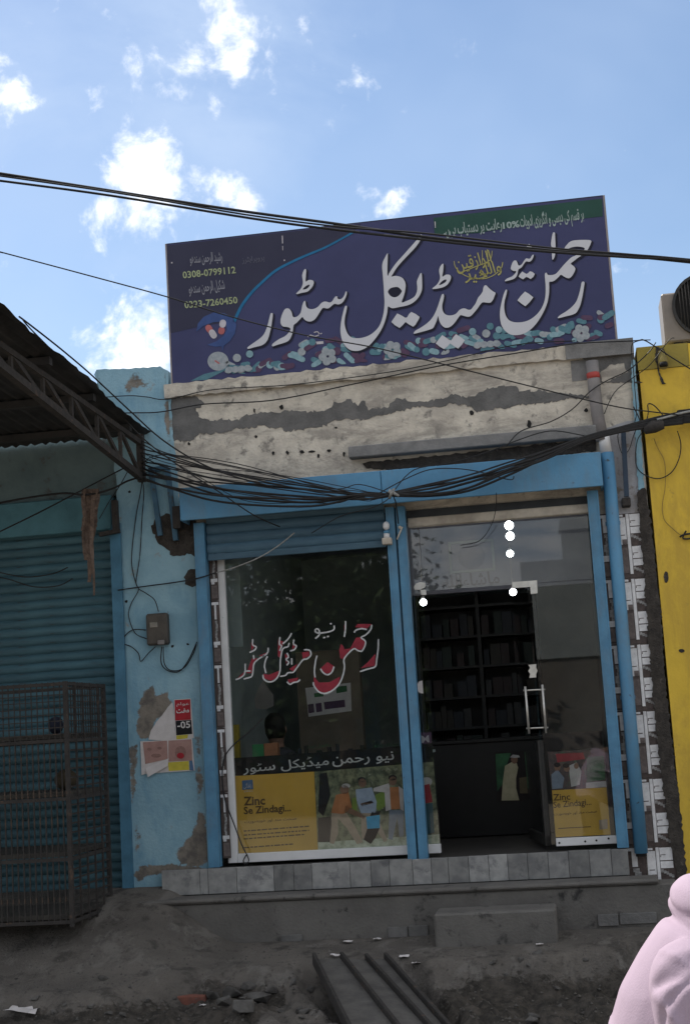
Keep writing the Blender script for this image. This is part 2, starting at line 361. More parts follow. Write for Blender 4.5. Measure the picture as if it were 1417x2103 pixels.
m_sand = mk('bare sandy plaster', (.19, .165, .14), (.13, .115, .10), 9, .97, .4, 60, (.08, .075, .07), 10, .63, .1)
m_ac = mk('beige appliance paint', (.215, .185, .16), (.17, .15, .13), 4, .5, .05, 30, (.22, .19, .16), 9, .7, .1)
m_acdark = mk('dark fan grille', (.03, .028, .026), (.02, .02, .02), 10, .6, .05, 40)
m_meter = mk('meter casing', (.075, .066, .055), (.05, .044, .038), 14, .6, .1, 60)
m_glassy = mk('meter glass window', (.20, .18, .15), (.14, .13, .11), 20, .2, 0, spec=.6)
# prints (flat ink)
def ink(name, c, c2=None, s=16, rough=.7): return mk('print '+name, c, c2 or [x*.8 for x in c], s, rough, 0, spec=.2)
i_navy = mk('print navy', (.040, .043, .118), (.031, .034, .095), 1.3, .5, .25, 5, spec=.3, bdist=.01)
i_dark = ink('slate navy', (.036, .036, .065), (.031, .031, .058), 3, .55)
i_arc = ink('arc blue', (.022, .15, .30))
i_green = ink('dark green', (.026, .075, .060), (.022, .062, .05), 3)
i_letter = ink('silver white', (.53, .53, .56), (.50, .50, .53), 3)
i_shadow = ink('letter shadow', (.017, .017, .032))
i_numb = ink('pale lime', (.34, .38, .22))
i_pale = ink('pale mint', (.30, .37, .35))
i_gold = ink('gold', (.36, .33, .12))
i_teal = ink('pill teal', (.10, .21, .25), (.07, .16, .20), 40)
i_tealp = ink('pill pale teal', (.24, .37, .41), (.17, .28, .32), 40)
i_grey = ink('pill pale grey', (.33, .35, .37), (.24, .27, .29), 40)
i_plum = ink('pill plum', (.095, .055, .10))
i_pink = ink('pill pink', (.42, .13, .13)); i_whitep = ink('pill white', (.50, .47, .50))
i_swoosh = ink('swoosh blue', (.05, .085, .22))
i_yel = ink('poster mustard', (.54, .34, .062), (.48, .30, .055), 4); i_brown = ink('poster brown text', (.10, .06, .025)); i_bluel = ink('logo blue', (.08, .15, .27))
i_black = ink('black vinyl', (.012, .012, .014)); i_chalk = ink('white paint', (.52, .53, .53)); i_crim = ink('crimson paint', (.27, .030, .045), (.22, .025, .04))
i_fol = mk('print park foliage', (.24, .25, .15), (.045, .055, .035), 16, .7, 0, col3=(.26, .27, .19), s3=22, t3=.62, w3=.06)
i_lawn = ink('pale lawn', (.50, .54, .44), (.26, .30, .22), 20); i_limeg = ink('lime bush', (.19, .27, .06))
i_skin = ink('skin', (.22, .13, .09)); i_hair = ink('dark hair', (.025, .02, .02)); i_orange = ink('orange shirt', (.45, .19, .08)); i_khaki = ink('khaki', (.36, .29, .22))
i_lblue = ink('light blue shirt', (.34, .40, .50)); i_aqua = ink('aqua', (.05, .33, .53)); i_jeans = ink('jeans', (.19, .23, .29)); i_offw = ink('off white', (.46, .44, .43)); i_redc = ink('red cloth', (.30, .04, .05)); i_dteal = ink('dark teal', (.05, .11, .13))
i_redp = ink('poster red', (.36, .025, .035)); i_paper = ink('paper white', (.56, .53, .52), (.48, .45, .44), 12); i_byel = ink('bright yellow', (.52, .44, .06)); i_baby = ink('baby skin print', (.36, .22, .19), (.29, .17, .15), 14); i_mouth = ink('dark print', (.20, .115, .10), (.26, .15, .13), 60); i_greenp = ink('green print', (.05, .15, .07), (.03, .07, .04), 8)

# ------------------------------------------------------------------ the ground
def sst(a, b, x): t = max(0, min(1, (x-a)/(b-a))); return t*t*(3-2*t)
SOIL_SHADE = {}; GB = [0]  # soil below the broken edge, with undercut shade darkened into its colour
def gz(x, y):
    wob = .10*mnoise.noise(Vector((x*1.3, 3.1, 0)))+.05*mnoise.noise(Vector((x*4.1, 7.7, 0)))
    rimR = -1.02+.30*sst(.7, 1.5, x)+wob
    rimL = -1.45+wob
    k = sst(-1.75, -1.15, x)
    rim = rimL*(1-k)+rimR*k
    topL = -.20-.36*sst(-.15, -1.5, y) if y < 0 else -.20
    topL = -.12-.44*sst(0.0, 1.5, -y)
    topR = -.478-.055*sst(.3, 1.1, -y)
    top = topL*(1-k)+topR*k
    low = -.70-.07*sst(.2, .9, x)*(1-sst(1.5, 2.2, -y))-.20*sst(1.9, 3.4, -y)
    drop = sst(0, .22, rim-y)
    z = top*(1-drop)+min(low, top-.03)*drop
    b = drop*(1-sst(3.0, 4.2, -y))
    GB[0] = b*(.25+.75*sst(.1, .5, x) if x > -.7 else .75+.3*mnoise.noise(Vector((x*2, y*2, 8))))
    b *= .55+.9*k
    z += b*(.03*abs(mnoise.noise(Vector((x*13, y*13, 6)))))
    z += b*(.075*mnoise.noise(Vector((x*3.2, y*3.2, 1)))+.05*mnoise.noise(Vector((x*8, y*8, 4)))+.025*mnoise.noise(Vector((x*19, y*19, 9))))
    z += (1-drop)*.006*mnoise.noise(Vector((x*6, y*6, 2)))
    z += k*(1-drop)*.02*sst(.7, 1.1, -y)*mnoise.noise(Vector((x*7, y*7, 5)))
    # bed cut for the ramp
    if y < -.7:
        t_ = (-y-.95)/1.25; xl = -.63+.52*t_; xr = .03+.40*t_
        z -= .13*sst(xl-.12, xl, x)*(1-sst(xr, xr+.10, x))*sst(.85, 1.05, -y)
    return z
mb = MB(); nx, ny = 250, 170; X0, X1, Y0, Y1 = -4.6, 4.4, -4.4, .3
for j in range(ny+1):
    for i in range(nx+1):
        x = X0+(X1-X0)*i/nx; y = Y0+(Y1-Y0)*j/ny; e = min(1, min(x-X0, X1-x, y-Y0)/.5)
        e = max(0, e); zt9 = gz(x, y); SOIL_SHADE[len(mb.v)] = GB[0] if -3.1 < y else 0; mb.v.append(Vector((x, y, gz(x, y)*e+(-.9)*(1-e) if y < -.2 else gz(x, y))))
for j in range(ny):
    for i in range(nx):
        a = j*(nx+1)+i; mb.f.append([a, a+1, a+nx+2, a+nx+1]); mb.m.append(0); mb.sm.append(True)
pg = mb.build('pavement_ground', m_ground, kind='structure'); at_ = pg.data.attributes.new('wear_shade', 'FLOAT', 'POINT'); at_.data.foreach_set('value', [min(1, SOIL_SHADE.get(i, 0)) for i in range(len(mb.v))])
mb = MB(); mb.quad((-400, -400, -.94), (400, -400, -.94), (400, 700, -.94), (-400, 700, -.94)); mb.build('ground', m_road, kind='structure')

# ------------------------------------------------------------------ buildings
# --- the medical store
shop = thing('shop_building', 'plastered single storey medical store with peeling whitewashed parapet and blue shutter frame', 'shop', (0, 0, -.5))
mb = MB()
PX0, PX1 = -1.60, 1.772
mb.box(PX0, PX1, 0, .20, 2.38, 3.36)                                   # facade above the opening
mb.box(PX0, -1.43, 0, .20, -.5, 2.38); mb.box(1.40, PX1, .008, .20, -.5, 2.38)
mb.build('wall', m_plaster, shop)
mb = MB()
n = 70; z0, z1 = 3.355, 3.452; rr = random.Random(4)
prof = [(-.035+rr.uniform(-.006, .006), z0+rr.uniform(-.006, .008), z1+rr.uniform(-.008, .010)) for _ in range(n+1)]
for i, (y, a, b) in enumerate(prof):
    x = PX0-.005+(PX1-PX0+.004)*i/n; mb.v += [Vector((x, y, a)), Vector((x, y-.006, b)), Vector((x, .25, b+.004)), Vector((x, .25, a))]
for i in range(n):
    for k in range(4): a = i*4+k; b_ = i*4+(k+1) % 4; mb.f.append([a, a+4, b_+4, b_][::-1]); mb.m.append(0); mb.sm.append(False)
mb.f.append([0, 1, 2, 3]); mb.f.append([n*4+3, n*4+2, n*4+1, n*4]); mb.m += [0, 0]; mb.sm += [False]*2
mb.build('cornice', m_plaster, shop)
mb = MB(); mb.box(1.30, PX1-.002, -.05, -.043, 3.35, 3.462); mb.box(1.33, PX1-.004, -.003, -.0005, 3.20, 3.35)
mb.build('cement_patch', m_cement_lip, shop)
# flaked plaster with grey cement showing (each outline its own patch)
c4 = crop(330, 700, 3.015); c5 = crop(780, 700, 2.2245)
P1 = c4([(20,355),(120,345),(225,345),(265,385),(215,430),(240,470),(310,495),(380,485),(470,490),(540,455),(620,445),(720,440),(830,435),(930,440),(1000,432),(1060,410),(1080,380),(1170,368),(1215,395),(1260,365),(1290,425),(1417,405)])
P2 = c5([(30,290),(70,262),(110,265),(165,280),(230,275),(290,262),(330,240),(370,258),(440,250),(490,215),(555,212),(600,200),(640,232),(720,225),(800,240),(880,245),(950,250),(962,258),(880,262),(790,275),(700,290),(620,295),(560,310),(530,300),(490,320),(440,325),(420,305),(380,290),(320,288),(270,300),(180,300),(90,320),(0,340)])
P3 = c4([(1417,450),(1340,460),(1240,490),(1160,485),(1080,490),(1040,520),(980,530),(930,535),(880,555),(830,550),(790,560),(750,545),(700,540),(640,530),(560,535),(470,545),(400,560),(330,572),(240,580),(205,612),(150,620),(60,615),(35,580),(30,470)])
mb = MB(); slab2(mb, jag(P1+P2[1:-1]+P3, 3.2, 4.5, 1), -.004, .0); mb.build('cement_patch', m_cement, shop)
for k, (cx, cy, sx, sy) in enumerate([(526,896,3,3),(561,931,3,4),(590,930,3,4),(620,928,5,3),(640,927,7,2.5),(654,936,3,4),(675,925,4,3),(706,933,3,5),(388,911,3,3),(522,843,2,5),(690,878,3,2),(578,836,4,5),(1086,870,4,8),(1203,842,4,4),(968,847,5,5)]):
    mb = MB(); slab2(mb, jag(circ(cx, cy, sx, 9, sy), 1.1, 3, 50+k), -.005, 0); mb.build('pock_mark', m_dark, shop)
for k, loop in enumerate([c5([(1000,150),(1050,110),(1110,105),(1130,140),(1060,175),(1020,190)]), c5([(880,60),(960,95),(950,190),(1160,190),(1160,75),(1150,55)])]):
    mb = MB(); slab2(mb, jag(loop, 1.8, 5, 70+k), -.0065-.003*k if k == 0 else -.0045, 0); mb.build('cement_patch' if k else 'plaster_flake', m_cement if k else m_plaster, shop)
# cement drip lip (remnant of a sunshade) above the shutter box
mb = MB(); A = at(716, 931, -.09); B = at(1224, 882, -.09)
mb.box(A.x, B.x, -.11, .0-.002, A.z-.035, A.z+.045); lip = mb.build('cement_lip', m_cement_lip, shop, bevel=.006)
mb = MB(); slab2(mb, jag([(745,950),(850,940),(1000,925),(1150,908),(1222,893),(1224,925),(1100,940),(960,952),(800,965),(752,960)], 2, 7, 8), -.012, 0); mb.build('broken_plaster', m_damage, shop)
# roof slab and the shop room
mb = MB(); mb.box(-1.6, 1.77, .25, 4.3, 3.30, 3.40); mb.build('roof', m_cement, shop)
m_inwall = mk('grey green room paint', (.30, .34, .34), (.25, .29, .29), 3, .85, .1, 30)
m_infloor = mk('dark room floor', (.06, .055, .05), None, 8, .5, .05, 30)
mb = MB(); mb.box(-1.60, -1.425, .202, 4.2, -.3, 3.295); mb.box(1.415, 1.59, .202, 4.2, -.3, 3.295); mb.box(-1.6, 1.6, 4.202, 4.3, -.3, 3.29); mb.build('room_wall', m_inwall, shop)
mb = MB(); mb.box(-1.47, 1.46, .205, 4.25, 2.60, 2.68); mb.build('ceiling', mk('ceiling paint', (.36, .37, .41), None, 3, .8, .05), shop)
mb = MB(); mb.box(-1.4245, 1.4145, -.094, 4.20, -.10, -.011); mb.build('floor', m_infloor, shop)
# marble plinth: every slab its own piece
px = [333, 411, 428, 487, 563, 604, 641, 719, 762, 800, 848, 886, 921, 963, 1004, 1043, 1084, 1126, 1168, 1211, 1256, 1291]
xs = [at(p, 1842-(p-333)*.042-26, -.12).x for p in px]
for i in range(len(xs)-1):
    mb = MB(); d = R.uniform(-.003, .003); mb.box(xs[i]+.0012, xs[i+1]-.0012, -.122+d, -.095, -.176, -.006+R.uniform(-.003, .003)); mb.build('tile', m_marble, shop, bevel=.002)
mb = MB(); mb.box(xs[0]+.004, xs[-1]-.004, -.1, -.0, -.30, -.012); mb.box(xs[0]+.006, xs[-1]-.004, -.11, -.1, -.17, -.014); mb.build('plinth_core', m_cement, shop)
# rendered step below the plinth
mb = MB()
nn = 60
rr = random.Random(7)
mb.box(-1.83, 1.72, -.345, -.09, -.60, -.215); mb.build('plinth_step', m_concrete, shop, bevel=.01)
mb = MB(); mb.box(-1.86, 1.60, -.375, -.125, -.213, -.180); mb.build('step_lip', m_concrete, shop, bevel=.012)
for (a, b, c, d) in [(797,1903,838,1926),(840,1900,880,1924),(1228,1877,1270,1903),(1273,1873,1349,1899),(578,1919,622,1939)]:
    p = at(a, d, -.36); q = at(c, b, -.36); mb = MB(); mb.box(p.x, q.x-.006, -.362, -.346, p.z, q.z); mb.build('riser_tile', m_cement, shop, bevel=.003)
# window head: cream tube and dark soffit behind the shutter box
m_soffit = mk('dark soffit', (.05, .055, .06), None, 6, .9, .1)
mb = MB(); mb.box(-1.40, 1.395, -.02, .02, 2.30, 2.378); mb.build('lintel', m_soffit, shop)

# --- shutter box, rails and post
BX0 = at(369, 1030, -.25).x; BX1 = at(1235, 960, -.25).x
box = thing('shutter_box', 'bright blue sheet metal shutter box running across the shop front under the cables', 'shutter box', (0, -.12, 2.40))
jx = at(783, 1000, -.25).x
zt = at(800, 965, -.25).z
for a, b in ((BX0, jx-.002), (jx+.002, BX1)):
    mb = MB(); mb.box(a, b, -.25, -.235, 2.405, zt); mb.build('front_panel', m_blue, box, bevel=.004)
mb = MB(); mb.box(BX0, BX1, -.234, -.003, zt-.012, zt+.002); mb.build('top_panel', m_blue, box)
for xx in (BX0, BX1-.012):
    mb = MB(); mb.box(xx, xx+.012, -.234, -.003, 2.405, zt-.013); mb.build('end_panel', m_blue, box)
mb = MB(); mb.tube([(BX0+.03, -.13, 2.53), (BX1-.03, -.13, 2.53)], .09, 14); mb.build('roller', m_slatblue, box)
# rusty lip left on top of the box
mb = MB(); mb.box(BX0+.04, jx, -.14, -.004, zt+.003, zt+.016); mb.build('top_lip', m_damage, box)
def rail(xc, w, ztop, zb, label, name='shutter_rail'):
    mb = MB(); mb.box(xc-w/2, xc-w/2+.012, -.12, -.03, zb, ztop); mb.box(xc+w/2-.012, xc+w/2, -.12, -.03, zb, ztop); mb.box(xc-w/2+.012, xc+w/2-.012, -.055, -.03, zb, ztop)
    if w < .1: mb.box(xc-w/2+.0125, xc+w/2-.0125, -.1185, -.108, zb, ztop)
    else: mb.box(xc-w/2+.0125, xc-.007, -.118, -.108, zb, ztop); mb.box(xc+.007, xc+w/2-.0125, -.118, -.108, zb, ztop)
    return mb.build(name, m_bluerail, label=label, cat='shutter rail')
rail(-1.372, .075, 2.40, .0, 'blue steel shutter rail beside the pale blue pillar')
rail(1.40, .075, 2.40, .0, 'blue steel shutter rail beside the big blue drain pipe')
rail(.035, .135, 2.40, -.02, 'blue steel middle post dividing the shop window from the door', 'shutter_post')
# --- half lowered shutter over the window bay
def slat_mesh(w, h, depth=.014):
    mb = MB(); prof = []
    for k in range(9): t = k/8; prof.append((-depth*math.sin(math.pi*t)**.7, h*t*.93))
    prof.append((.004, h*.96)); prof.append((.004, h))
    n = len(prof)
    for x in (0, w): mb.v += [Vector((x, y, z)) for y, z in prof]
    mb.f = [[i, n+i, n+i+1, i+1] for i in range(n-1)]; mb.m = [0]*(n-1); mb.sm = [True]*(n-1)
    return mb
sx0, sx1 = -1.325, -.045
zb = at(620, 1137, -.075).z
sh = thing('roller_shutter', 'grey blue slatted roller shutter pulled a little way down over the shop window', 'shutter', (sx0, -.075, zb))
mb = slat_mesh(sx1-sx0, .072); s0 = None
for k in range(5):
    if s0 is None:
        mb.v = [v+Vector((sx0, -.075, zb+.05)) for v in mb.v]; s0 = mb.build('slat', m_slatblue, sh)
    else: inst(s0, 'slat', sh, (0, 0, .072*k))
mb = MB(); mb.box(sx0, sx1, -.088, -.066, zb, zb+.048); mb.build('bottom_bar', m_slatblue, sh, bevel=.004)

# --- pale blue pillar between the shops
pil = thing('pillar', 'pale blue painted wall pillar with chipped plaster and torn posters between the two shops', 'pillar', (-1.8, .1, -.2))
mb = MB()
out_ = [(262,1812),(258,1500),(252,1250),(240,1000),(225,850),(195,770),(200,759),(262,757),(330,752),(345,760),(347,790),(352,830),(353,870),(360,930),(366,1000),(372,1100),(404,1100),(412,1300),(425,1600),(433,1790),(432,1860),(330,1880),(262,1880)]
slab2(mb, jag(out_, 1.6, 8, 3), -.012, .30); mb.build('wall', m_paleblue, pil)
c3 = crop(0, 580, 3.2205); c6 = crop(0, 1080, 3.2205); c7 = crop(0, 1380, 2.909)
def patch(loop, mat, seed, name='plaster_patch', amp=2.2, y=-.0165, parent=pil): mb = MB(); slab2(mb, jag(loop, amp, 5, seed), y, -.010); mb.build(name, mat, parent)
patch(c6([(1000,20),(1030,-60),(1100,-80),(1180,-60),(1290,-60),(1300,210),(1250,180),(1190,205),(1130,190),(1110,150),(1060,120)]), m_damage, 2, y=-.020)
patch(c6([(1220,340),(1250,290),(1300,285),(1305,395),(1270,400),(1225,380)]), m_damage, 3, y=-.020)
WEAR = [c3([(830,660),(870,590),(930,600),(960,640),(990,660),(975,695),(900,720),(850,745),(815,740)]),
 c7([(815,360),(825,250),(840,170),(870,110),(915,80),(930,110),(925,150),(960,130),(1000,120),(1010,165),(1030,170),(1000,230),(930,300),(890,400),(840,400)]),
 c7([(765,440),(830,430),(820,560),(815,680),(795,800),(780,830),(775,640)]), c7([(1165,560),(1205,560),(1215,690),(1190,760),(1170,650)]),
 c7([(1050,1085),(1100,1020),(1160,950),(1190,830),(1225,850),(1245,960),(1250,1130),(1180,1165),(1090,1150)]),
 c7([(790,1210),(850,1160),(960,1150),(1060,1150),(1150,1165),(1220,1175),(1250,1200),(960,1205),(880,1215),(830,1255)]),
 c7([(790,860),(830,910),(860,990),(830,1080),(800,1100)]), c7([(1150,380),(1215,360),(1215,520),(1160,540)]),
 [(300,1248),(350,1248),(352,1340),(296,1340)], [(340,760),(352,830),(350,930),(338,860)], [(228,862),(256,900),(262,965),(240,930)]]
WEARW = [.6, .85, .7, .75, .85, .9, .55, .55, .35, .8, .5]
def sdist(p, loop):
    x, y = p; ins = False; dm = 1e9; n = len(loop)
    for i in range(n):
        (x0, y0), (x1, y1) = loop[i-1], loop[i]
        if (y0 > y) != (y1 > y) and x < (x1-x0)*(y-y0)/(y1-y0)+x0: ins = not ins
        dx, dy = x1-x0, y1-y0; L2 = dx*dx+dy*dy or 1; t = max(0, min(1, ((x-x0)*dx+(y-y0)*dy)/L2)); dm = min(dm, math.hypot(x-x0-t*dx, y-y0-t*dy))
    return dm if ins else -dm
def topx(P):
    d = P-CAM; return (PW/2+FPX*d.dot(RT)/d.dot(_f), PH/2-FPX*d.dot(UP)/d.dot(_f))
gx0, gx1, gz0, gz1, st = -2.14, -1.43, -.12, 3.64, .0155
nx_ = int((gx1-gx0)/st); nz_ = int((gz1-gz0)/st); idx = {}; mb = MB(); WV = []
lo = jag(out_, .01, 400, 1)
boxes = [(min(p[0] for p in l)-16, max(p[0] for p in l)+16, min(p[1] for p in l)-16, max(p[1] for p in l)+16) for l in WEAR]
for j in range(nz_+1):
    for i in range(nx_+1):
        P_ = Vector((gx0+i*st, -.0155, gz0+j*st)); q = topx(P_)
        if sdist(q, lo) < 3: continue
        w = 0
        for l, ww, (a, b, c, d) in zip(WEAR, WEARW, boxes):
            if a < q[0] < b and c < q[1] < d: w = max(w, ww*sst(-14, 11, sdist(q, l)))
        idx[i, j] = len(mb.v); mb.v.append(P_); WV.append(w)
for (i, j) in list(idx):
    if all(k in idx for k in ((i+1, j), (i+1, j+1), (i, j+1))): mb.f.append([idx[i, j], idx[i+1, j], idx[i+1, j+1], idx[i, j+1]]); mb.m.append(0); mb.sm.append(False)
m_worn = mk('worn pale blue paint', (.25, .40, .47), (.18, .32, .40), 3, .9, .3, 45, (.25, .27, .26), 7, .66, .10, stain=((.13, .27, .37), 2.2, .58, .2), wear_shade=((.21, .185, .155), (.11, .10, .09)))
co_ = mb.build('paint_coat', m_worn, pil); at_ = co_.data.attributes.new('wear_shade', 'FLOAT', 'POINT'); at_.data.foreach_set('value', WV)
for (cx, cy) in ((267, 1010), (355, 1327), (386, 1323), (260, 1235)): 
    mb = MB(); slab2(mb, jag(circ(cx, 3, 8) if False else circ(cx, cy, 3, 8), .8, 3, cx), -.0175, -.01); mb.build('pock_mark', m_dark, pil)
mb = MB(); mb.box(at(240,1400,0).x, at(262,1400,0).x, -.035, -.017, -.14, 2.46); mb.build('side_channel', mk('teal blue channel', (.06, .17, .26), (.045, .13, .20), 9, .6, .1, 40), pil)

# --- left shop
LX1 = at(243, 1400, 0).x-.004
ls = thing('shop_building', 'grey teal neighbouring shop with its dark teal roller shutter closed, left of the pillar', 'shop', (-4, .1, -.2))
zt1 = at(100, 1028, .0).z; zt0 = at(100, 1098, -.02).z; ztop = at(0, 900, 0).z+.35
mb = MB(); mb.box(-6.5, LX1+.06, .02, .29, zt1, ztop); mb.build('wall', m_tealwall, ls)
mb = MB(); mb.box(-6.5, LX1+.01, -.04, .28, zt0, zt1-.003); mb.build('shutter_cover', m_tealbox, ls, bevel=.006)
mb = MB(); mb.box(-6.5, LX1, .28, 4, -.2, 2.0); mb.box(-6.5, LX1, .31, 4, 2.0, 3.0); mb.build('shop_body', m_dark, ls)
zs0 = -.14; hs = .0655; w = 3.2
mb = slat_mesh(w, hs, .016); mb.v = [v+Vector((LX1-w, .07, zs0)) for v in mb.v]; s0 = mb.build('slat', m_teal, ls)
for k in range(1, int((zt0-zs0)/hs)+1): inst(s0, 'slat', ls, (0, 0, hs*k))

# --- yellow building on the right
yx = 1.776
ye = thing('wall', 'mustard yellow painted wall of the neighbouring building at the right edge', 'wall', (4, .1, -.4))
mb = MB(); jg = [at(1302, 724, -.03), at(1300,706,-.03)]
zy = at(1330, 712, -.03).z
prof = []
rr = random.Random(3)
z = -.6
mb.box(yx+.018, 7, -.03, .35, -.6, zy-.165); mb.build('painted_face', m_yellow, ye)
mb = MB(); mb.box(yx+.012, 1.776+.36, -.036, .35, zy-.162, zy); mb.build('parapet_band', mk('dull ochre paint', (.30, .235, .05), (.24, .19, .05), 5, .9, .25, 40, (.40, .28, .04), 5, .6, .1), ye)
mb = MB(); mb.box(1.776+.362, 1.776+.50, -.034, .35, zy-.162, zy-.004); mb.build('parapet_band', m_yellow, ye)
mb = MB(); mb.box(1.776+.502, 7, -.02, .35, zy-.30, zy-.01); mb.build('parapet_band', m_sand, ye)
loop = [(1303,1010),(1320,1000),(1327,1040),(1340,1150),(1352,1250),(1360,1400),(1372,1500),(1384,1600),(1395,1700),(1402,1770),(1408,1810),(1396,1812),(1380,1740),(1364,1620),(1352,1520),(1342,1420),(1333,1300),(1325,1180),(1316,1080)]
loop = [(x-3 if k_ > 10 else x+5, y) for k_, (x, y) in enumerate(loop)]
mb = MB(); slab2(mb, jag(loop, 2.5, 6, 12), -.033, 0.0); mb.build('broken_edge', m_damage, ye)
mb = MB(); slab2(mb, jag([(1295,740),(1302,740),(1312,850),(1322,1000),(1322,1010),(1310,1005)], 1.5, 6, 15), -.031, 0.0); mb.build('edge_strip', m_paleblue, ye)
for (a, b, rx, ry) in ((1367,1185,5,12),(1399,1336,6,4),(1310,785,9,2)):
    mb = MB(); slab2(mb, jag(circ(a, b, rx, 10, ry), .8, 3, a), -.034, -.03); mb.build('scuff_mark', m_damage, ye)
mb = MB(); mb.box(yx+.03, 7, .36, 5, -.5, zy-.3); mb.build('building_body', m_sand, ye)

# --- whitewashed strip and tiled pilaster at the right of the door
def tileC():
    """0.21 wide, 0.45 high: brown ground, white blocks, long white strip, grey wavy bands"""
    mb = MB(); W, H = .205, .447
    mb.box(0, W, -.010, 0, 0, H, 0)
    def b(x0, x1, z0, z1, m=1, d=.015): mb.box(x0*W, x1*W, -d, -.0101, z0*H, z1*H, m)
    b(.0, .275, .52, .94); b(.02, .20, .955, .985, 1, .016)
    b(.295, .395, .06, .99, 1, .018)
    for o in (0, .5):
        b(.415, .82, o+.30, o+.485); b(.415, .82, o+.185, o+.285)
        b(.43, .60, o+.375, o+.385, 0, .0158); b(.43, .455, o+.345, o+.372, 0, .0158)
        for q in range(5):
            x0 = .415+.081*q; zz0 = o+.125-.017*q-(.012 if q > 2 else 0)
            b(x0, x0+.080, zz0, zz0+.045, 2, .0145)
    b(.05, .22, .66, .672, 0, .0165); b(.12, .27, .52, .60, 3, .0162)
    b(.02, .27, .08, .47, 3, .0125)
    return mb
def tileB():
    mb = MB(); W, H = .15, .447
    mb.box(0, W, -.010, 0, 0, H, 0)
    def b(x0, x1, z0, z1, m=1, d=.015): mb.box(x0*W, x1*W, -d, -.0101, z0*H, z1*H, m)
    b(.05, .95, .93, .975); b(.38, .62, .70, .928)
    for q in range(6): zz0 = .68-.055*q; xo = .40+.07*math.sin(q*1.3); b(xo, xo+.28, zz0-.055, zz0-.001, 2, .0145)
    b(.10, .95, .29, .345); b(.15, .55, .255, .2895); b(.12, .92, .03, .235, 3, .0135)
    return mb
tp = thing('tiled_pilaster', 'brown and white stone pattern tiles on the door jamb behind the blue drain pipe', 'pilaster', (1.6, 0, -.2))
tm = [m_tilebrown, m_tilewhite, m_tilegrey, mk('mauve stone tile', (.16, .13, .12), (.10, .08, .075), 30, .6, .1, 80)]
zTop = at(1330, 1050, -.005).z
tC = tileC(); xC = 1.552; tC.v = [v+Vector((xC, .0065, zTop-.45)) for v in tC.v]; tc0 = tC.build('tile', tm, tp)
for k in range(1, 6): inst(tc0, 'tile', tp, (0, 0, -.45*k))
tB = tileB(); tB.v = [v+Vector((1.40-.004, .0065, zTop-.44)) for v in tB.v]; tb0 = tB.build('tile', tm, tp)
for k in range(1, 6): inst(tb0, 'tile', tp, (0, 0, -.45*k))
mb = MB(); slab2(mb, jag([(1240,880),(1300,862),(1314,900),(1318,1010),(1322,1060),(1318,1075),(1290,1060),(1262,1062),(1250,1000)], 1.5, 6, 21), -.0025, .0); mb.build('whitewash_strip', mk('chalky whitewash', (.40, .40, .42), (.30, .29, .29), 5, .95, .3, 50, (.22, .19, .16), 7, .58, .12), tp)
tp2 = thing('tiled_jamb', 'narrow strip of stone pattern tiles between the pale blue pillar rail and white window frame', 'jamb', (-1.3, 0, 0))
tA = tileB(); tA.v = [Vector((v.x*.37-1.333, v.y+.0, v.z+1.85-0)) for v in tA.v]; ta0 = tA.build('tile', tm, tp2)
for k in range(1, 5): inst(ta0, 'tile', tp2, (0, 0, -.45*k))

# ------------------------------------------------------------------ window, door and glass
YG = .05
g_win = glassmat('window glass', (.95, .965, .96)); g_door = glassmat('door glass', (.955, .97, .965))
wx0 = at(457, 1500, .02).x; wx1 = .33
zhead = 2.30
wf = thing('shop_window', 'large shop window of plain glass in a white aluminium frame', 'window', (-.6, .05, 0))
fx = at(476, 1500, .02).x
mb = MB(); mb.box(wx0, fx, .015, .075, .012, zhead); mb.build('frame', m_white, wf, bevel=.003)
xg1 = at(889, 1500, .05).x
zs = at(650, 1746, .015).z
mb = MB(); mb.box(fx+.001, xg1, .015, .075, .012, zs); mb.build('sill', m_white, wf, bevel=.003)
mb = MB(); mb.box(fx-.004, xg1-.002, YG-.004, YG+.004, zs+.001, zhead-.004); mb.build('pane', g_win, wf)
mb = MB(); mb.box(fx+.001, -.035, .012, .07, 2.06, 2.10) if False else None
xd1 = at(1088, 1480, .05).x; xr0 = at(1112, 1480, .05).x
zlow = at(1000, 1205, .05).z
xin = at(1240, 1400, .02).x
df = thing('glass_door', 'glass shop door standing open inwards with steel pull handles and corner fitting', 'door', (xd1, .05, 0))
# door leaf, swung inwards, hinge at its right edge
ang = math.radians(80); hx = xr0-.02
dl = .78
dv = Vector((-math.cos(ang)*1, math.sin(ang), 0))
def dp(t, off, z): return Vector((hx, .06, 0))+dv*t+Vector((math.sin(ang), math.cos(ang), 0))*off+Vector((0, 0, z))
def dbox(mb, t0, t1, o0, o1, z0, z1, m=0):
    vs = [dp(t, o, z) for z in (z0, z1) for t, o in ((t0, o0), (t1, o0), (t1, o1), (t0, o1))]
    mb.add(vs, [(0, 3, 2, 1), (4, 5, 6, 7), (0, 1, 5, 4), (1, 2, 6, 5), (2, 3, 7, 6), (3, 0, 4, 7)], m)
mb = MB(); dbox(mb, .0, dl, -.005, .005, .06, zlow-.02); mb.build('pane', g_door, df)
m_blackrail = mk('black door rail', (.03, .028, .026), (.02, .02, .02), 20, .4, .03, 60)
mb = MB(); zr = at(1110, 1520, .05).z; dbox(mb, .0, .07, -.02, .02, .02, zr); mb.build('hinge_stile', m_blackrail, df, bevel=.003)
mb = MB(); dbox(mb, .0, dl, -.018, .018, .02, .09); mb.build('bottom_rail', m_blackrail, df, bevel=.003)
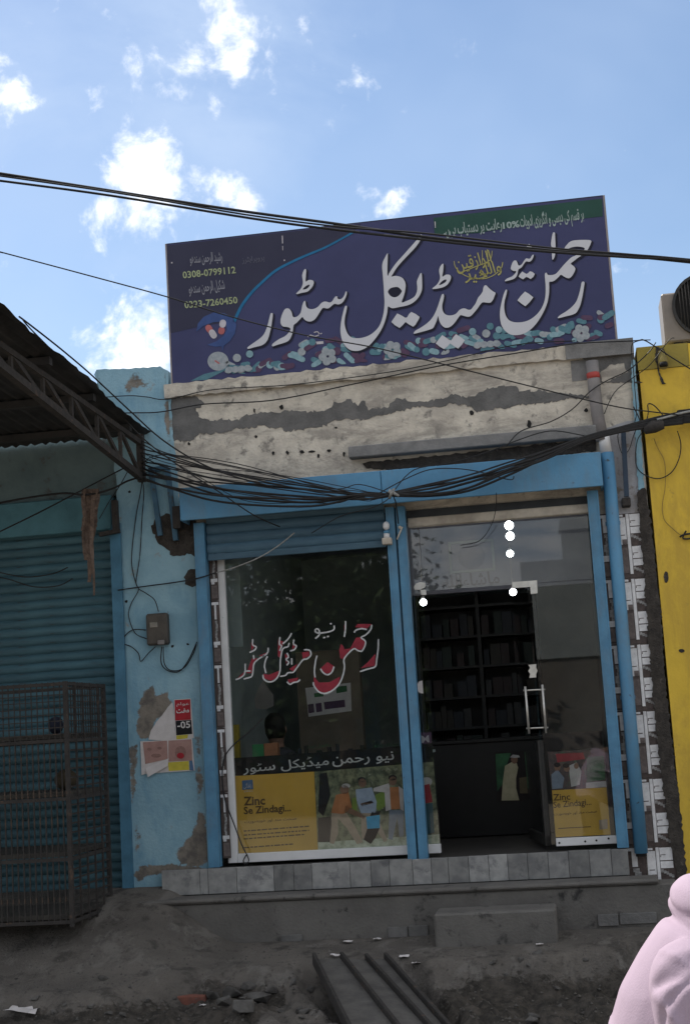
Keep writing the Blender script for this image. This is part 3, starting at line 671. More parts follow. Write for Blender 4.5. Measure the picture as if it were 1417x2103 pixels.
# right-hand fixed panel and transom above
fr = thing('fixed_panel', 'narrow fixed glass side panel right of the door with white sill', 'window', (xin-.2, .05, 0))
mb = MB(); mb.box(xr0, xin-.002, YG-.004, YG+.004, .03, zlow-.004); mb.build('pane', g_door, fr)
mb = MB(); mb.box(xin, xin+.018, .0, .09, .0, 2.25); mb.build('jamb_strip', m_steel, fr, bevel=.002)
mb = MB(); mb.box(xin+.0185, 1.37, -.01, .10, .0, 2.30); mb.build('jamb', m_wood, fr)
p = at(1142, 1738, .04); q = at(1256, 1716, .04)
mb = MB(); mb.box(p.x, xin-.003, .02, .07, p.z, q.z); sl = mb.build('sill', m_white, fr, bevel=.003)
for a, b in ((1148,1731),(1201,1728),(1224,1726),(1249,1722)):
    c = at(a, b, .018); mb = MB(); mb.sphere(c, .007, 0, 8, 6, 1, .5, 1); mb.build('screw', m_dark, fr)
tr = thing('transom', 'glass transom above the shop door under a cream header tube', 'window', (.7, .05, zlow))
xt0 = .11
zh0 = at(1000, 1080, .03).z; zh1 = at(1000, 1060, .03).z
mb = MB(); mb.box(xg1+.002, xin-.002, YG-.004, YG+.004, zlow+.002, zh0+.02); mb.build('pane', g_door, tr)
a = at(818, 1076, -.0); b = at(1198, 1047, -.0)
mb = MB(); mb.box(xt0, xin+.0, -.035, .04, (a.z+b.z)/2-.030, (a.z+b.z)/2+.034); mb.build('header_tube', m_cream, tr, bevel=.006)
# steel fittings
c2d = crop(790, 1040, 2.834)
mb = MB(); slab2(mb, c2d([(740,440),(885,430),(888,505),(848,510),(845,468),(742,475)]), .028, .043); mb.build('corner_fitting', m_steel, tr)
mb = MB(); slab2(mb, c2d([(168,470),(180,450),(205,440),(235,445),(235,470),(205,485),(175,485)]), .028, .043); mb.build('corner_fitting', m_steel, tr)
mb = MB(); slab2(mb, c2d([(205,485),(240,485),(240,515),(212,515)]), .028, .043); mb.build('corner_fitting', m_steel, tr)
mb = MB(); slab2(mb, c2d([(833,922),(880,918),(880,940),(888,955),(880,975),(880,995),(840,998),(845,975),(833,958),(845,940)]), .015, .03); mb.build('latch', m_steel, df)
hb = []
for (x0, y0, x1, y1) in ((818,1050,833,1250),(912,1040,940,1250)):
    pass
zA = at(1080, 1410, .0).z; zB = at(1095, 1507, .0).z
for k, (pa, pb) in enumerate([((1078,1410),(1087,1507)), ((1113,1406),(1120,1506))]):
    a = at(*pa, .02); b = at(*pb, .02); b.x = a.x+(b.x-a.x)*.25+0; mb = MB(); mb.tube([a, b], .0085, 8); mb.build('handle', m_steel, df)
for (pa, pb) in [((1074,1418),(1119,1416)), ((1080,1496),(1125,1494))]:
    a = at(*pa, .028); b = at(*pb, .028); mb = MB(); mb.tube([a, b], .006, 8); mb.build('handle_bolt', m_steel, df)
lk = at(868, 1411, .042)
mb = MB(); mb.add([lk+Vector((.0, 0, 0))]+[lk+Vector((-.045*math.cos(t), 0, .045*math.sin(t))) for t in [math.radians(-90+18*k) for k in range(11)]], [(0, k+1, k+2) for k in range(10)])
o_ = mb.build('half_disc_sticker', i_paper, label='white half disc sticker on the edge of the window glass by the doorway', cat='sticker')

# --- vinyls and posters on the glass
def onY(Y): return lambda x, y: at(x, y, Y)
H = crop(400, 1460, 2.725); I = crop(830, 1400, 2.834)
mb = MB(); fill2(mb, [H([(203,265),(690,232),(1145,198),(1330,183),(1332,280),(670,337),(215,363)])], onY(.058))
bs = mb.build('vinyl_band', i_black, label='black vinyl band with white hand painted shop name across the window', cat='vinyl band')
mb = MB(); text2(mb, 'نیو رحمٰن'.replace('ٰ', ''), H([(770,297)])[0], H([(1115,272)])[0], 17, onY(.0562), arabic=True, bold=.012)
text2(mb, 'میڈیکل سٹور', H([(270,345)])[0], H([(752,300)])[0], 20, onY(.0562), arabic=True, bold=.012)
mb.build('lettering', i_chalk, bs)
mb = MB(); text2(mb, 'ہر قسم کی ادویات', H([(630,208)])[0], H([(760,196)])[0], 6, onY(.0562), arabic=True); text2(mb, 'میڈیکل سٹور', H([(1000,200)])[0], H([(1140,190)])[0], 6, onY(.0562), arabic=True); mb.build('small_lettering', i_greenp, bs)
mb = MB(); fill2(mb, [H([(1256,122),(1322,118),(1325,180),(1258,186)])], onY(.0562)); mb.build('emblem', i_plum, bs)
mb = MB(); text2(mb, 'M', H([(1270,178)])[0], H([(1312,174)])[0], 14, onY(.0545), bold=.02); mb.build('emblem_letter', i_whitep, bs)
# big poster
po = thing('poster', 'wide mustard health poster with a family playing in a park along the window foot', 'poster', at(690, 1660, .058))
mb = MB(); fill2(mb, [H([(215,365),(668,340),(690,785),(225,810)])], onY(.058)); mp_ = mb.build('mustard_panel', i_yel, po)
mb = MB(); text2(mb, 'Zinc', H([(275,528)])[0], H([(395,523)])[0], 17.5, onY(.0562), bold=.03); text2(mb, 'Se Zindagi...', H([(276,578)])[0], H([(540,560)])[0], 15, onY(.0562), bold=.025)
text2(mb, 'صحت مند اور خوبصورت', H([(280,628)])[0], H([(570,608)])[0], 6, onY(.0562), arabic=True, bold=.01)
for k, (x1, y) in enumerate(((640,672),(640,695),(612,716),(550,765))):
    xx = 275
    while xx < x1:
        ww = R.uniform(10, 34); e = min(xx+ww, x1); yy = y-(xx-275)*.075; fill2(mb, [H([(xx,yy-3),(e,yy-3-(e-xx)*.075),(e,yy+4-(e-xx)*.075),(xx,yy+4)])], onY(.0562)); xx += ww+6
mb.build('poster_text', i_brown, mp_)
mb = MB(); fill2(mb, [H([(265,390),(325,385),(328,438),(267,442)])], onY(.0562)); mb.build('logo', i_bluel, mp_)
mb = MB(); text2(mb, 'زندگی', H([(274,430)])[0], H([(318,427)])[0], 9, onY(.0545), arabic=True); text2(mb, 'ZINC', H([(276,455)])[0], H([(328,451)])[0], 3, onY(.0545)); mb.build('logo_text', i_offw, mp_)
mb = MB(); fill2(mb, [H([(670,340),(1335,285),(1370,748),(690,782)])], onY(.058)); ph_ = mb.build('park_photo', i_fol, po)
def pr(polys, mat, par, name, Y=.0562, C=H):
    mb = MB()
    for p_ in polys: fill2(mb, [C(p_)], onY(Y))
    return mb.build(name, mat, par)
pr([[(690,735),(900,722),(1368,690),(1370,746),(690,780)]], i_lawn, ph_, 'park_lawn')
pr([[(1010,470),(1050,450),(1070,470),(1070,530),(1030,560),(1005,530)],[(880,490),(905,480),(908,560),(880,560)]], i_limeg, ph_, 'park_bush')
pr([[(690,600),(760,590),(770,640),(760,735),(690,735)],[(700,350),(740,345),(760,470),(720,590),(690,560)]], i_hair, ph_, 'park_shade')
F1 = dict(C=H, Y=.0545)
pr([[(790,470),(860,455),(880,540),(830,578),(763,570)]], i_orange, ph_, 'orange_top', **F1)
pr([[(765,572),(850,572),(900,650),(942,735),(908,746),(850,655),(802,602),(802,690),(778,745),(755,740),(765,640)]], i_khaki, ph_, 'khaki_trousers', **F1)
pr([[(845,530),(960,588),(945,605),(835,562)], circ(838,440,26,12)], i_skin, ph_, 'arm_and_face', **F1)
pr([circ(846,420,24,12,14), circ(1298,396,30,12,26)], i_offw, ph_, 'cap_and_scarf', **F1)
pr([[(900,440),(990,428),(1018,510),(1012,572),(930,572),(905,500)]], i_lblue, ph_, 'pale_shirt', **F1)
pr([[(930,572),(1010,572),(1078,722),(1060,735),(990,620),(955,722),(935,715)]], i_khaki, ph_, 'trousers', **F1)
pr([circ(938,402,22,12,26),[(925,520),(990,500),(1000,515),(935,535)],circ(1108,392,22,12,26)], i_skin, ph_, 'faces', **F1)
pr([circ(934,384,22,12,14), circ(1106,374,24,12,16),[(990,565),(1040,560),(1030,590),(980,590)]], i_hair, ph_, 'hair', **F1)
pr([[(958,592),(1035,582),(1035,655),(965,660)]], i_aqua, ph_, 'child_top', Y=.053)
pr([[(965,660),(1035,655),(1010,710),(985,745),(945,720)]], i_hair, ph_, 'child_legs', Y=.053)
pr([[(1083,428),(1145,425),(1152,548),(1090,552)]], i_orange, ph_, 'orange_tee', **F1)
pr([[(1000,432),(1085,405),(1090,425),(1098,552),(1068,562),(1062,455),(1000,450)],[(1140,420),(1168,440),(1170,562),(1150,550)]], i_offw, ph_, 'open_shirt', Y=.053)
pr([[(1088,555),(1170,555),(1168,702),(1145,706),(1132,600),(1106,722),(1083,716)]], i_jeans, ph_, 'jeans', **F1)
pr([[(1266,420),(1312,408),(1330,510),(1272,520)]], i_redc, ph_, 'red_top', Y=.053)
pr([[(1268,520),(1330,515),(1340,680),(1285,692)]], i_dteal, ph_, 'dark_skirt', Y=.053)
# right poster
p2 = thing('poster', 'smaller mustard health poster on the narrow glass panel right of the door', 'poster', at(1190, 1640, .058))
CI = dict(C=I)
mp2 = pr([[(858,632),(1175,615),(1200,890),(880,905)]], i_yel, p2, 'mustard_panel', Y=.058, **CI)
ph2 = pr([[(832,408),(1165,390),(1176,612),(857,630)]], mk('print dim room photo', (.10, .065, .06), (.05, .045, .05), 40, .7, 0, col3=(.07, .13, .08), s3=14, t3=.6), p2, 'family_photo', Y=.058, **CI)
pr([[(1060,440),(1160,430),(1168,570),(1060,585)]], i_greenp, ph2, 'green_patch', **CI)
pr([[(1055,588),(1172,578),(1176,612),(1056,620)],[(955,490),(1000,470),(1030,520),(1020,600),(970,612)]], i_offw, ph2, 'pale_patch', **CI)
pr([[(880,420),(1040,412),(1050,450),(890,470)]], i_redc, ph2, 'red_shelf', **CI)
pr([[(855,540),(890,510),(930,560),(920,620),(860,625)]], i_jeans, ph2, 'grey_shirt', Y=.0545, **CI)
pr([circ(890,500,18,10,22), circ(945,505,18,10,20), circ(1000,490,14,10,18)], i_skin, ph2, 'faces', Y=.0545, **CI)
pr([circ(888,484,19,10,14), circ(940,488,20,10,14)], i_hair, ph2, 'hair', Y=.053, **CI)
pr([[(1132,805),(1180,800),(1182,855),(1134,862)]], i_khaki, mp2, 'logo', **CI)
mb = MB(); text2(mb, 'Zinc', I([(866,692)])[0], I([(965,686)])[0], 13, onY(.0562), bold=.015); text2(mb, 'Se Zindagi...', I([(868,735)])[0], I([(1088,716)])[0], 13, onY(.0562), bold=.012)
text2(mb, 'صحت مند اور خوبصورت', I([(870,778)])[0], I([(1120,760)])[0], 5.5, onY(.0562), arabic=True, bold=.01)
fill2(mb, [I([(895,852),(1085,842),(1085,846),(895,857)])], onY(.0562)); mb.build('poster_text', i_brown, mp2)
mb = MB(); fill2(mb, [I([(800,300),(1152,285),(1156,384),(828,400)])], onY(.060)); mb.build('vinyl_band', i_black, label='plain black vinyl band above the small poster right of the door', cat='vinyl band')

# --- painted shop name on the window glass
G = crop(480, 1260, 4.571)
pn = thing('painted_sign', 'red and white hand painted Urdu shop name on the window glass', 'painted sign', at(630, 1400, .044))
for q_ in ([[(1330,375),(1325,490),(1190,515),(1260,455)],[(1160,98),(1295,98),(1255,140),(1140,128)],[(1148,225),(1190,222),(1235,262),(1222,330),(1160,345),(1090,332)],[(1005,285),(1025,300),(1040,335),(1105,325),(1030,430),(1000,420),(990,340)],
    [(752,585),(800,648),(900,645),(1000,590),(985,660),(920,722),(850,745),(790,728),(752,680)],[(880,455),(945,495),(910,560),(860,565),(815,515)],
    [(418,245),(470,265),(450,330),(440,420),(415,400)],[(280,565),(330,575),(430,535),(405,605),(350,632),(290,610)],[(640,365),(705,355),(715,395),(650,425)],[(172,420),(225,420),(190,470),(170,560),(120,560),(135,520)],[(30,612),(100,545),(95,590)],[(165,270),(205,300),(165,350)],[(480,375),(510,400),(495,480)],[(520,520),(600,470),(560,545)],[(505,620),(610,600),(590,640),(520,650)],[(1036,110),(1048,110),(1040,200)],[(555,265),(590,300),(550,340)],[(235,395),(315,365),(290,405)]]):
    pr([q_], i_crim, pn, 'red_paint', Y=.044, C=G)
mb = MB()
for pts in ([(1357,240),(1355,330),(1342,430),(1328,498),(1260,520),(1185,545)], [(1130,180),(1150,155),(1200,142),(1250,150)], [(1295,105),(1285,150),(1240,200),(1195,225),(1232,255),(1235,290),(1205,350),(1165,348),(1130,330),(1080,370),(1035,430),(1040,500),(1025,580),(990,660),(930,720),(860,750),(800,735),(755,680),(748,645)],
            [(765,600),(758,540),(768,450),(782,395)], [(815,518),(840,555),(880,575),(920,552),(942,498)], [(1050,70),(1048,150),(1038,220)], [(942,112),(940,150),(890,172),(800,186)], [(800,186),(768,172),(770,148),(792,146),(805,170),(800,205),(765,235)],
            [(903,95),(920,95)], [(840,228),(860,222)], [(875,218),(893,212)],
            [(660,340),(712,345),(725,388),(690,425),(650,435),(600,500),(560,550),(510,556),(488,580),(435,590)], [(500,640),(530,665),(560,648),(600,640),(625,620)], [(500,370),(515,408),(492,430),(518,458),(498,485)], [(545,420),(546,480)], [(565,245),(562,288),(588,302),(570,338),(530,350)],
            [(435,220),(430,285),(450,305),(432,350)], [(545,185),(510,240),(460,285)], [(520,275),(510,310),(462,332),(440,430),(435,540),(410,600),(370,635),(320,640),(282,612),(275,575)], [(318,400),(300,440),(290,500),(305,560)],
            [(325,320),(318,370),(270,405),(230,430),(192,470),(182,540),(170,590),(130,605),(95,615)], [(188,390),(190,430)], [(110,470),(105,560),(70,600),(20,620)], [(115,540),(160,540)], [(180,240),(180,295),(210,310),(200,340),(150,365)], [(275,410),(285,385)]):
    ribbon(mb, G(pts), [3.0, 3.2], onY(.042))
mb.build('white_outline', i_chalk, pn)

# ------------------------------------------------------------------ inside the shop
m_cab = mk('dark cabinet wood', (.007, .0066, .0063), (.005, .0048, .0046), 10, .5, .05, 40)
m_tan = mk('tan board', (.16, .13, .10), (.12, .10, .08), 6, .8, .1, 40)
YB = 2.3
bk = thing('bulkhead', 'grey ceiling bulkhead inside the doorway with square framed disc and raised lettering', 'bulkhead', at(950, 1190, YB))
zb0 = at(950, 1216, YB).z; bxl = at(850, 1200, YB).x; bxr = at(1100, 1200, YB).x
mb = MB(); mb.box(bxl-.05, 1.40, YB, YB+.08, zb0, 2.598); mb.build('face', mk('lavender grey board', (.30, .30, .35), (.25, .25, .30), 3, .8, .05), bk)
mb = MB(); a = at(924, 1178, YB-.02); b = at(1012, 1106, YB-.02)
for x0, x1, z0, z1 in ((a.x, b.x, a.z, a.z+.02), (a.x, b.x, b.z-.02, b.z), (a.x, a.x+.02, a.z+.0201, b.z-.0201), (b.x-.02, b.x, a.z+.0201, b.z-.0201)): mb.box(x0, x1, YB-.02, YB-.001, z0, z1)
mb.build('square_frame', mk('pale frame', (.40, .43, .42), None, 9, .6, .02), bk)
mb = MB(); c = at(968, 1142, YB-.012); n = 28
for k in range(n): a_ = 2*math.pi*k/n; mb.v.append(c+Vector((math.cos(a_)*.115, 0, math.sin(a_)*.115)))
mb.f.append(list(range(n))); mb.m.append(0); mb.sm.append(False); mb.build('disc', mk('grey disc', (.22, .22, .27), None, 6, .4, .02), bk)
mb = MB(); text2(mb, 'ماشاءاللہ', (908, 1208), (1026, 1197), 26, onY(YB-.008), arabic=True, bold=.015); mb.build('lettering', mk('mauve lettering', (.13, .11, .13), None, 6, .6, 0), bk)
cb = thing('medicine_cabinet', 'tall dark shelving cabinet of medicines at the back of the doorway', 'cabinet', (.35, 2.6, 0))
cx0 = at(862, 1400, 2.5).x; cx1 = at(1098, 1400, 2.5).x+.06
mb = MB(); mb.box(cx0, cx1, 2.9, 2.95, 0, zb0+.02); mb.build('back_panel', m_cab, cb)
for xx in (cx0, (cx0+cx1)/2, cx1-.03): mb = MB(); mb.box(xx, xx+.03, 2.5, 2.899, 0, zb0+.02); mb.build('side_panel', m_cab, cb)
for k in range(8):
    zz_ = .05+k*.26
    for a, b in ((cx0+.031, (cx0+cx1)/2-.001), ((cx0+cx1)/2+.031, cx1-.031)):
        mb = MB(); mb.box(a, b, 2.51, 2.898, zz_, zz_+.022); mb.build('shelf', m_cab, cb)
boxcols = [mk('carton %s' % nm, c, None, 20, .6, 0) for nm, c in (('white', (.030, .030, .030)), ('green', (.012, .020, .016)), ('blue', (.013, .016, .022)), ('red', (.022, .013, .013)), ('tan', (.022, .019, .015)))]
rr = random.Random(12)
for sh_ in range(3, 8):
    for a_, b_ in ((cx0+.04, (cx0+cx1)/2-.01), ((cx0+cx1)/2+.04, cx1-.04)):
        xx = a_
        while xx < b_-.05:
            w_ = rr.uniform(.045, .10); h_ = rr.uniform(.11, .20)
            if xx+w_ > b_: break
            mb = MB(); zz_ = .05+(sh_-1)*.26+.0221; yy = 2.53+rr.uniform(0, .05)
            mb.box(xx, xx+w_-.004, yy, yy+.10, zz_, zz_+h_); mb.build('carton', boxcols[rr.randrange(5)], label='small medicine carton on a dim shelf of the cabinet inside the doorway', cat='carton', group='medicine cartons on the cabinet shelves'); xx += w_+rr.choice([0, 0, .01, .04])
# counter with a standing man's reflection painted on its front
ct = thing('counter', 'dark shop counter inside the doorway with a picture of a standing man on its front', 'counter', (.75, 1.7, 0))
ca = at(880, 1640, 1.6); cbp = at(1098, 1540, 1.6)
mb = MB(); mb.box(ca.x, cbp.x+.2, 1.6, 2.0, 0, .72); mb.build('body', m_cab, ct)
mb = MB(); mb.box(ca.x-.03, cbp.x+.22, 1.57, 2.03, .722, .75); mb.build('top', m_cab, ct, bevel=.004)
mb = MB(); fill2(mb, [I([(525,415),(545,405),(700,405),(750,420),(760,690),(540,695)])], onY(1.596)); mb.build('reflection', i_hair, ct)
pr([[(530,420),(620,415),(590,500),(570,600),(540,640)]], i_greenp, ct, 'green_field', Y=1.594, C=I)
pr([[(585,490),(620,470),(648,460),(662,500),(650,560),(650,620),(668,690),(565,692),(572,590)]], mk('reflected cream robe', (.46, .42, .28), (.38, .35, .23), 20, .7, 0), ct, 'cream_robe', Y=1.592, C=I)
pr([circ(640,452,20,12,26)], i_skin, ct, 'face', Y=1.591, C=I)
pr([[(615,440),(630,424),(665,428),(672,440),(640,444)]], i_offw, ct, 'cap', Y=1.590, C=I)
pr([[(668,560),(730,550),(735,650),(672,650)]], i_tan if False else ink('dim ochre', (.12, .10, .06)), ct, 'ochre_patch', Y=1.594, C=I)
# window side: tan column, calendar, display counter, boxes, seated shopkeeper
col_ = at(612, 1440, 2.0).x; col2 = at(742, 1440, 2.0).x
mb = MB(); mb.box(col_, col2, 2.0, 2.12, .0, at(680, 1335, 2.0).z); mb.build('tan_partition', m_tan, label='tan board partition behind the shop window holding the calendar', cat='partition')
cal = thing('calendar', 'paper wall calendar on the tan partition behind the shop window', 'calendar', at(675, 1440, 1.995))
pr([[(627,1413),(720,1402),(722,1460),(634,1472)]], i_paper, cal, 'sheet', Y=1.994, C=lambda q: q)
pr([[(632,1447),(644,1445),(646,1463),(634,1465)],[(648,1445),(660,1443),(662,1461),(650,1463)],[(665,1442),(708,1437),(709,1452),(667,1457)]], i_plum, cal, 'date_block', Y=1.992, C=lambda q: q)
pr([[(645,1424),(664,1421),(665,1430),(646,1432)],[(690,1410),(712,1408),(713,1420),(691,1424)]], i_greenp, cal, 'leaf_print', Y=1.992, C=lambda q: q)
dc = thing('display_counter', 'low display counter just behind the shop window', 'counter', (-.6, .5, 0))
zc_ = at(560, 1560, .3).z
mb = MB(); mb.box(-1.2, .1, .32, .75, 0, zc_-.02); mb.build('body', m_cab, dc)
mb = MB(); mb.box(-1.22, .12, .30, .77, zc_-.019, zc_); mb.build('top', m_inwall, dc)
for (a, b, c, d, cc, lab) in ((519,1556,541,1528,(.05, .24, .10),'green medicine box on the counter behind the window'), (543,1553,570,1525,(.34, .15, .08),'orange medicine box on the counter behind the window, beside the green one'), (474,1553,488,1488,(.40, .30, .04),'tall yellow pack standing at the window edge on the counter')):
    p = at(a, b, .33); q = at(c, d, .33); mb = MB(); mb.box(p.x, q.x, .33, .40, zc_+.001, q.z); mb.build('medicine_box', ink(lab[:6], cc), label=lab, cat='box', bevel=.003)
for k, (a, w_) in enumerate(((592,9),(612,6),(625,7),(650,10),(672,8),(690,6),(715,9),(740,7),(765,8))):
    p = at(a, 1545, .36); mb = MB(); mb.box(p.x, p.x+w_/300, .36, .40, zc_+.001, zc_+.045+.02*(k % 3)); mb.build('small_carton', boxcols[(k*2) % 5], label='tiny carton in the row on the counter behind the black vinyl band', cat='carton', group='cartons along the window counter')
mb = MB(); slab2(mb, [(525,1455),(523,1432),(534,1408),(541,1396),(546,1408),(560,1428),(561,1450),(545,1457)], 1.2, 1.25); mb.build('hanging_bag', m_pvc, label='pale plastic bag hanging inside the window under the painted name', cat='bag')
# pale wall return inside the window
p = at(470, 1330, .35); q = at(491, 1150, .35)
mb = MB(); mb.box(-1.42, q.x, .35, .37, p.z, 2.3); mb.build('inner_wall_panel', m_inwall, label='pale wall return inside the left end of the shop window', cat='panel')
# shopkeeper (seated, seen as a dark head and shoulders)
sk = thing('person', 'dark haired shopkeeper sitting low behind the window counter', 'person', at(565, 1600, 1.0)); hc = at(567, 1500, 1.0)
mb = MB(); sec = [(-.78, .10, .10), (-.74, .17, .14), (-.55, .17, .12), (-.36, .18, .12), (-.24, .19, .11), (-.17, .13, .09), (-.13, .06, .06), (-.09, .052, .055), (-.06, .062, .075), (-.01, .072, .092), (.05, .074, .098), (.10, .06, .08), (.125, .03, .04)]
def loft(mb, secs, c, n=20, m=0, noise_=0):
    b = len(mb.v)
    for z, rx, ry in secs:
        for k in range(n): a = 2*math.pi*k/n; mb.v.append(c+Vector((rx*math.cos(a), ry*math.sin(a), z)))
    for i in range(len(secs)-1):
        for k in range(n): mb.f.append([b+i*n+k, b+i*n+(k+1) % n, b+(i+1)*n+(k+1) % n, b+(i+1)*n+k]); mb.m.append(m); mb.sm.append(True)
    mb.f.append([b+k for k in range(n)][::-1]); mb.f.append([b+(len(secs)-1)*n+k for k in range(n)]); mb.m += [m, m]; mb.sm += [True, True]
m_skin = mk('skin', (.24, .14, .10), None, 20, .6, .03, 60); m_hair = mk('black hair', (.012, .011, .011), None, 30, .7, .3, 90)
loft(mb, sec, hc); mb.sphere(hc+Vector((0, .098, .0)), .016, 0, 8, 6, .8, 1.1, 1.2); mb.sphere(hc+Vector((.076, 0, 0)), .02, 0, 8, 6, .4, .8, 1.3); mb.sphere(hc+Vector((-.076, 0, 0)), .02, 0, 8, 6, .4, .8, 1.3)
for sx in (-1, 1): mb.tube([hc+Vector((sx*.16, 0, -.22)), hc+Vector((sx*.22, -.03, -.42)), hc+Vector((sx*.14, -.20, -.56))], [.055, .045, .035], 10)
mb.build('body', m_skin, sk)
mb = MB(); loft(mb, [(-.06, .06, .05), (-.02, .078, .07), (.03, .081, .085), (.06, .081, .09), (.10, .07, .085), (.132, .035, .04), (.136, .005, .005)], hc+Vector((0, -.026, 0))); mb.build('hair', m_hair, sk)
mb = MB(); loft(mb, [(-.765, .18, .15), (-.55, .185, .135), (-.36, .195, .135), (-.24, .20, .12), (-.17, .14, .10), (-.13, .075, .075)], hc); mb.build('shirt', mk('dark shirt', (.04, .04, .05), None, 8, .9, .1), sk)
# lit bulbs
m_bulb = emit('lit bulb', (.92, .97, 1), 14)
for (a, b, Y, r) in ((1045,1079,1.0,10),(1047,1101,1.25,9.5),(1047,1137,1.6,8),(829,1163,1.0,8),(869,1237,1.2,8),(1053,1216,1.5,8)):
    c = at(a, b, Y); rr_ = r/FPX*(Y+10.1)
    t = thing('ceiling_bulb', {1079:'topmost lit round bulb of the upright row of three inside the transom', 1101:'middle lit round bulb of the upright row of three inside the transom', 1137:'lowest lit round bulb of the upright row of three inside the transom', 1163:'lit round bulb half hidden beside the middle post', 1237:'lit round bulb under the left steel corner fitting of the doorway', 1216:'lit round bulb under the right steel corner fitting of the doorway'}[b], 'light bulb', c, 'lit bulbs inside the shop')
    mb = MB(); mb.sphere(c, rr_*.9, 0, 22, 14); mb.build('bulb', m_bulb, t)
    mb = MB(); mb.tube([c+Vector((0, 0, rr_*.8)), c+Vector((0, 0, rr_*.8+.03))], .012, 8); mb.tube([c+Vector((0, 0, rr_*.8+.03)), Vector((c.x, c.y, 2.6))], .004, 6); mb.build('holder', m_pvc, t)

# ------------------------------------------------------------------ the big sign
S0 = at(341.6, 502.8, -.02); 
SX0, SX1, SZ0, SZ1 = -1.5427, 1.6541, 3.455, 4.5195
sg = thing('signboard', 'large navy pharmacy signboard with silver Urdu name standing on the parapet', 'sign', (0, 0, SZ0))
mb = MB(); mb.box(SX0, SX1, -.02, .0, SZ0, SZ1); mb.build('flex_panel', i_navy, sg)
m_frame = mk('sign frame edge', (.30, .26, .25), None, 9, .7, .05)
mb = MB(); mb.box(SX0-.012, SX0-.0005, -.022, .03, SZ0, SZ1+.006); mb.build('frame_side', m_frame, sg)
mb = MB(); mb.box(SX1+.0005, SX1+.014, -.022, .03, SZ0, SZ1+.006); mb.build('frame_side', m_frame, sg)
mb = MB(); mb.box(SX0, SX1, -.021, .03, SZ1+.0005, SZ1+.007); mb.build('frame_top', i_dark, sg)
mb = MB(); mb.box(SX0, SX1, .002, .03, SZ0+.02, SZ1-.002); mb.build('backing', m_rust, sg)
for xx in (-1.2, -.2, .8, 1.5): mb = MB(); mb.bar((xx, .05, SZ0), (xx, .05, SZ1-.05), .03, .03); mb.bar((xx, .06, SZ1-.15), (xx, .9, 3.40), .025, .025); mb.build('prop', m_rust, sg)
YS = -.0222
fs = lambda k: onY(YS-.0012*k)
arc = [(481,661),(487,647),(498,626),(516,602),(538,580),(566,556),(597,539),(630,524),(662,511),(695,494),(725,477)]
def pls(polys, mat, name, k, holes=None, smooth=0):
    mb = MB()
    for p_ in polys: fill2(mb, [p_], fs(k))
    return mb.build(name, mat, sg)
pls([[(343.5,504),(560,480),(742,459.5)]+arc[::-1]+[(420,668),(352,684)]], i_dark, 'slate_field', -.5)
mb = MB(); ribbon(mb, arc[::-1], [4, 6.5], fs(1)); mb.build('blue_arc', i_arc, sg)
E_ = crop(890, 415, 4.0486)
pls([E_([(0,130),(30,128),(1060,8),(1400,-28),(1405,118),(700,200),(360,258),(10,275)])], i_green, 'green_band', 0)
mb = MB(); text2(mb, 'ہر قسم کی دیسی و انگریزی ادویات', E_([(722,205)])[0], E_([(1250,140)])[0], 26, fs(2), arabic=True, bold=.022)
text2(mb, '10%', E_([(578,222)])[0], E_([(716,206)])[0], 13.5, fs(2), bold=.03)
text2(mb, 'رعایت پر دستیاب ہیں۔', E_([(85,272)])[0], E_([(570,222)])[0], 22, fs(2), arabic=True, bold=.022); mb.build('discount_line', i_pale, sg)
for q in ([(579,484),(581,484),(581.5,500),(579.5,500)],[(580,505),(581.5,505),(581.5,514),(580.5,514)],[(583,533),(585.5,533),(585.5,536),(583,536)],[(352,538),(355,538),(355,541),(352,541)],[(892,455),(894,455),(894.5,468),(893,468)]): pls([q], i_whitep, 'scuff_mark', 4)
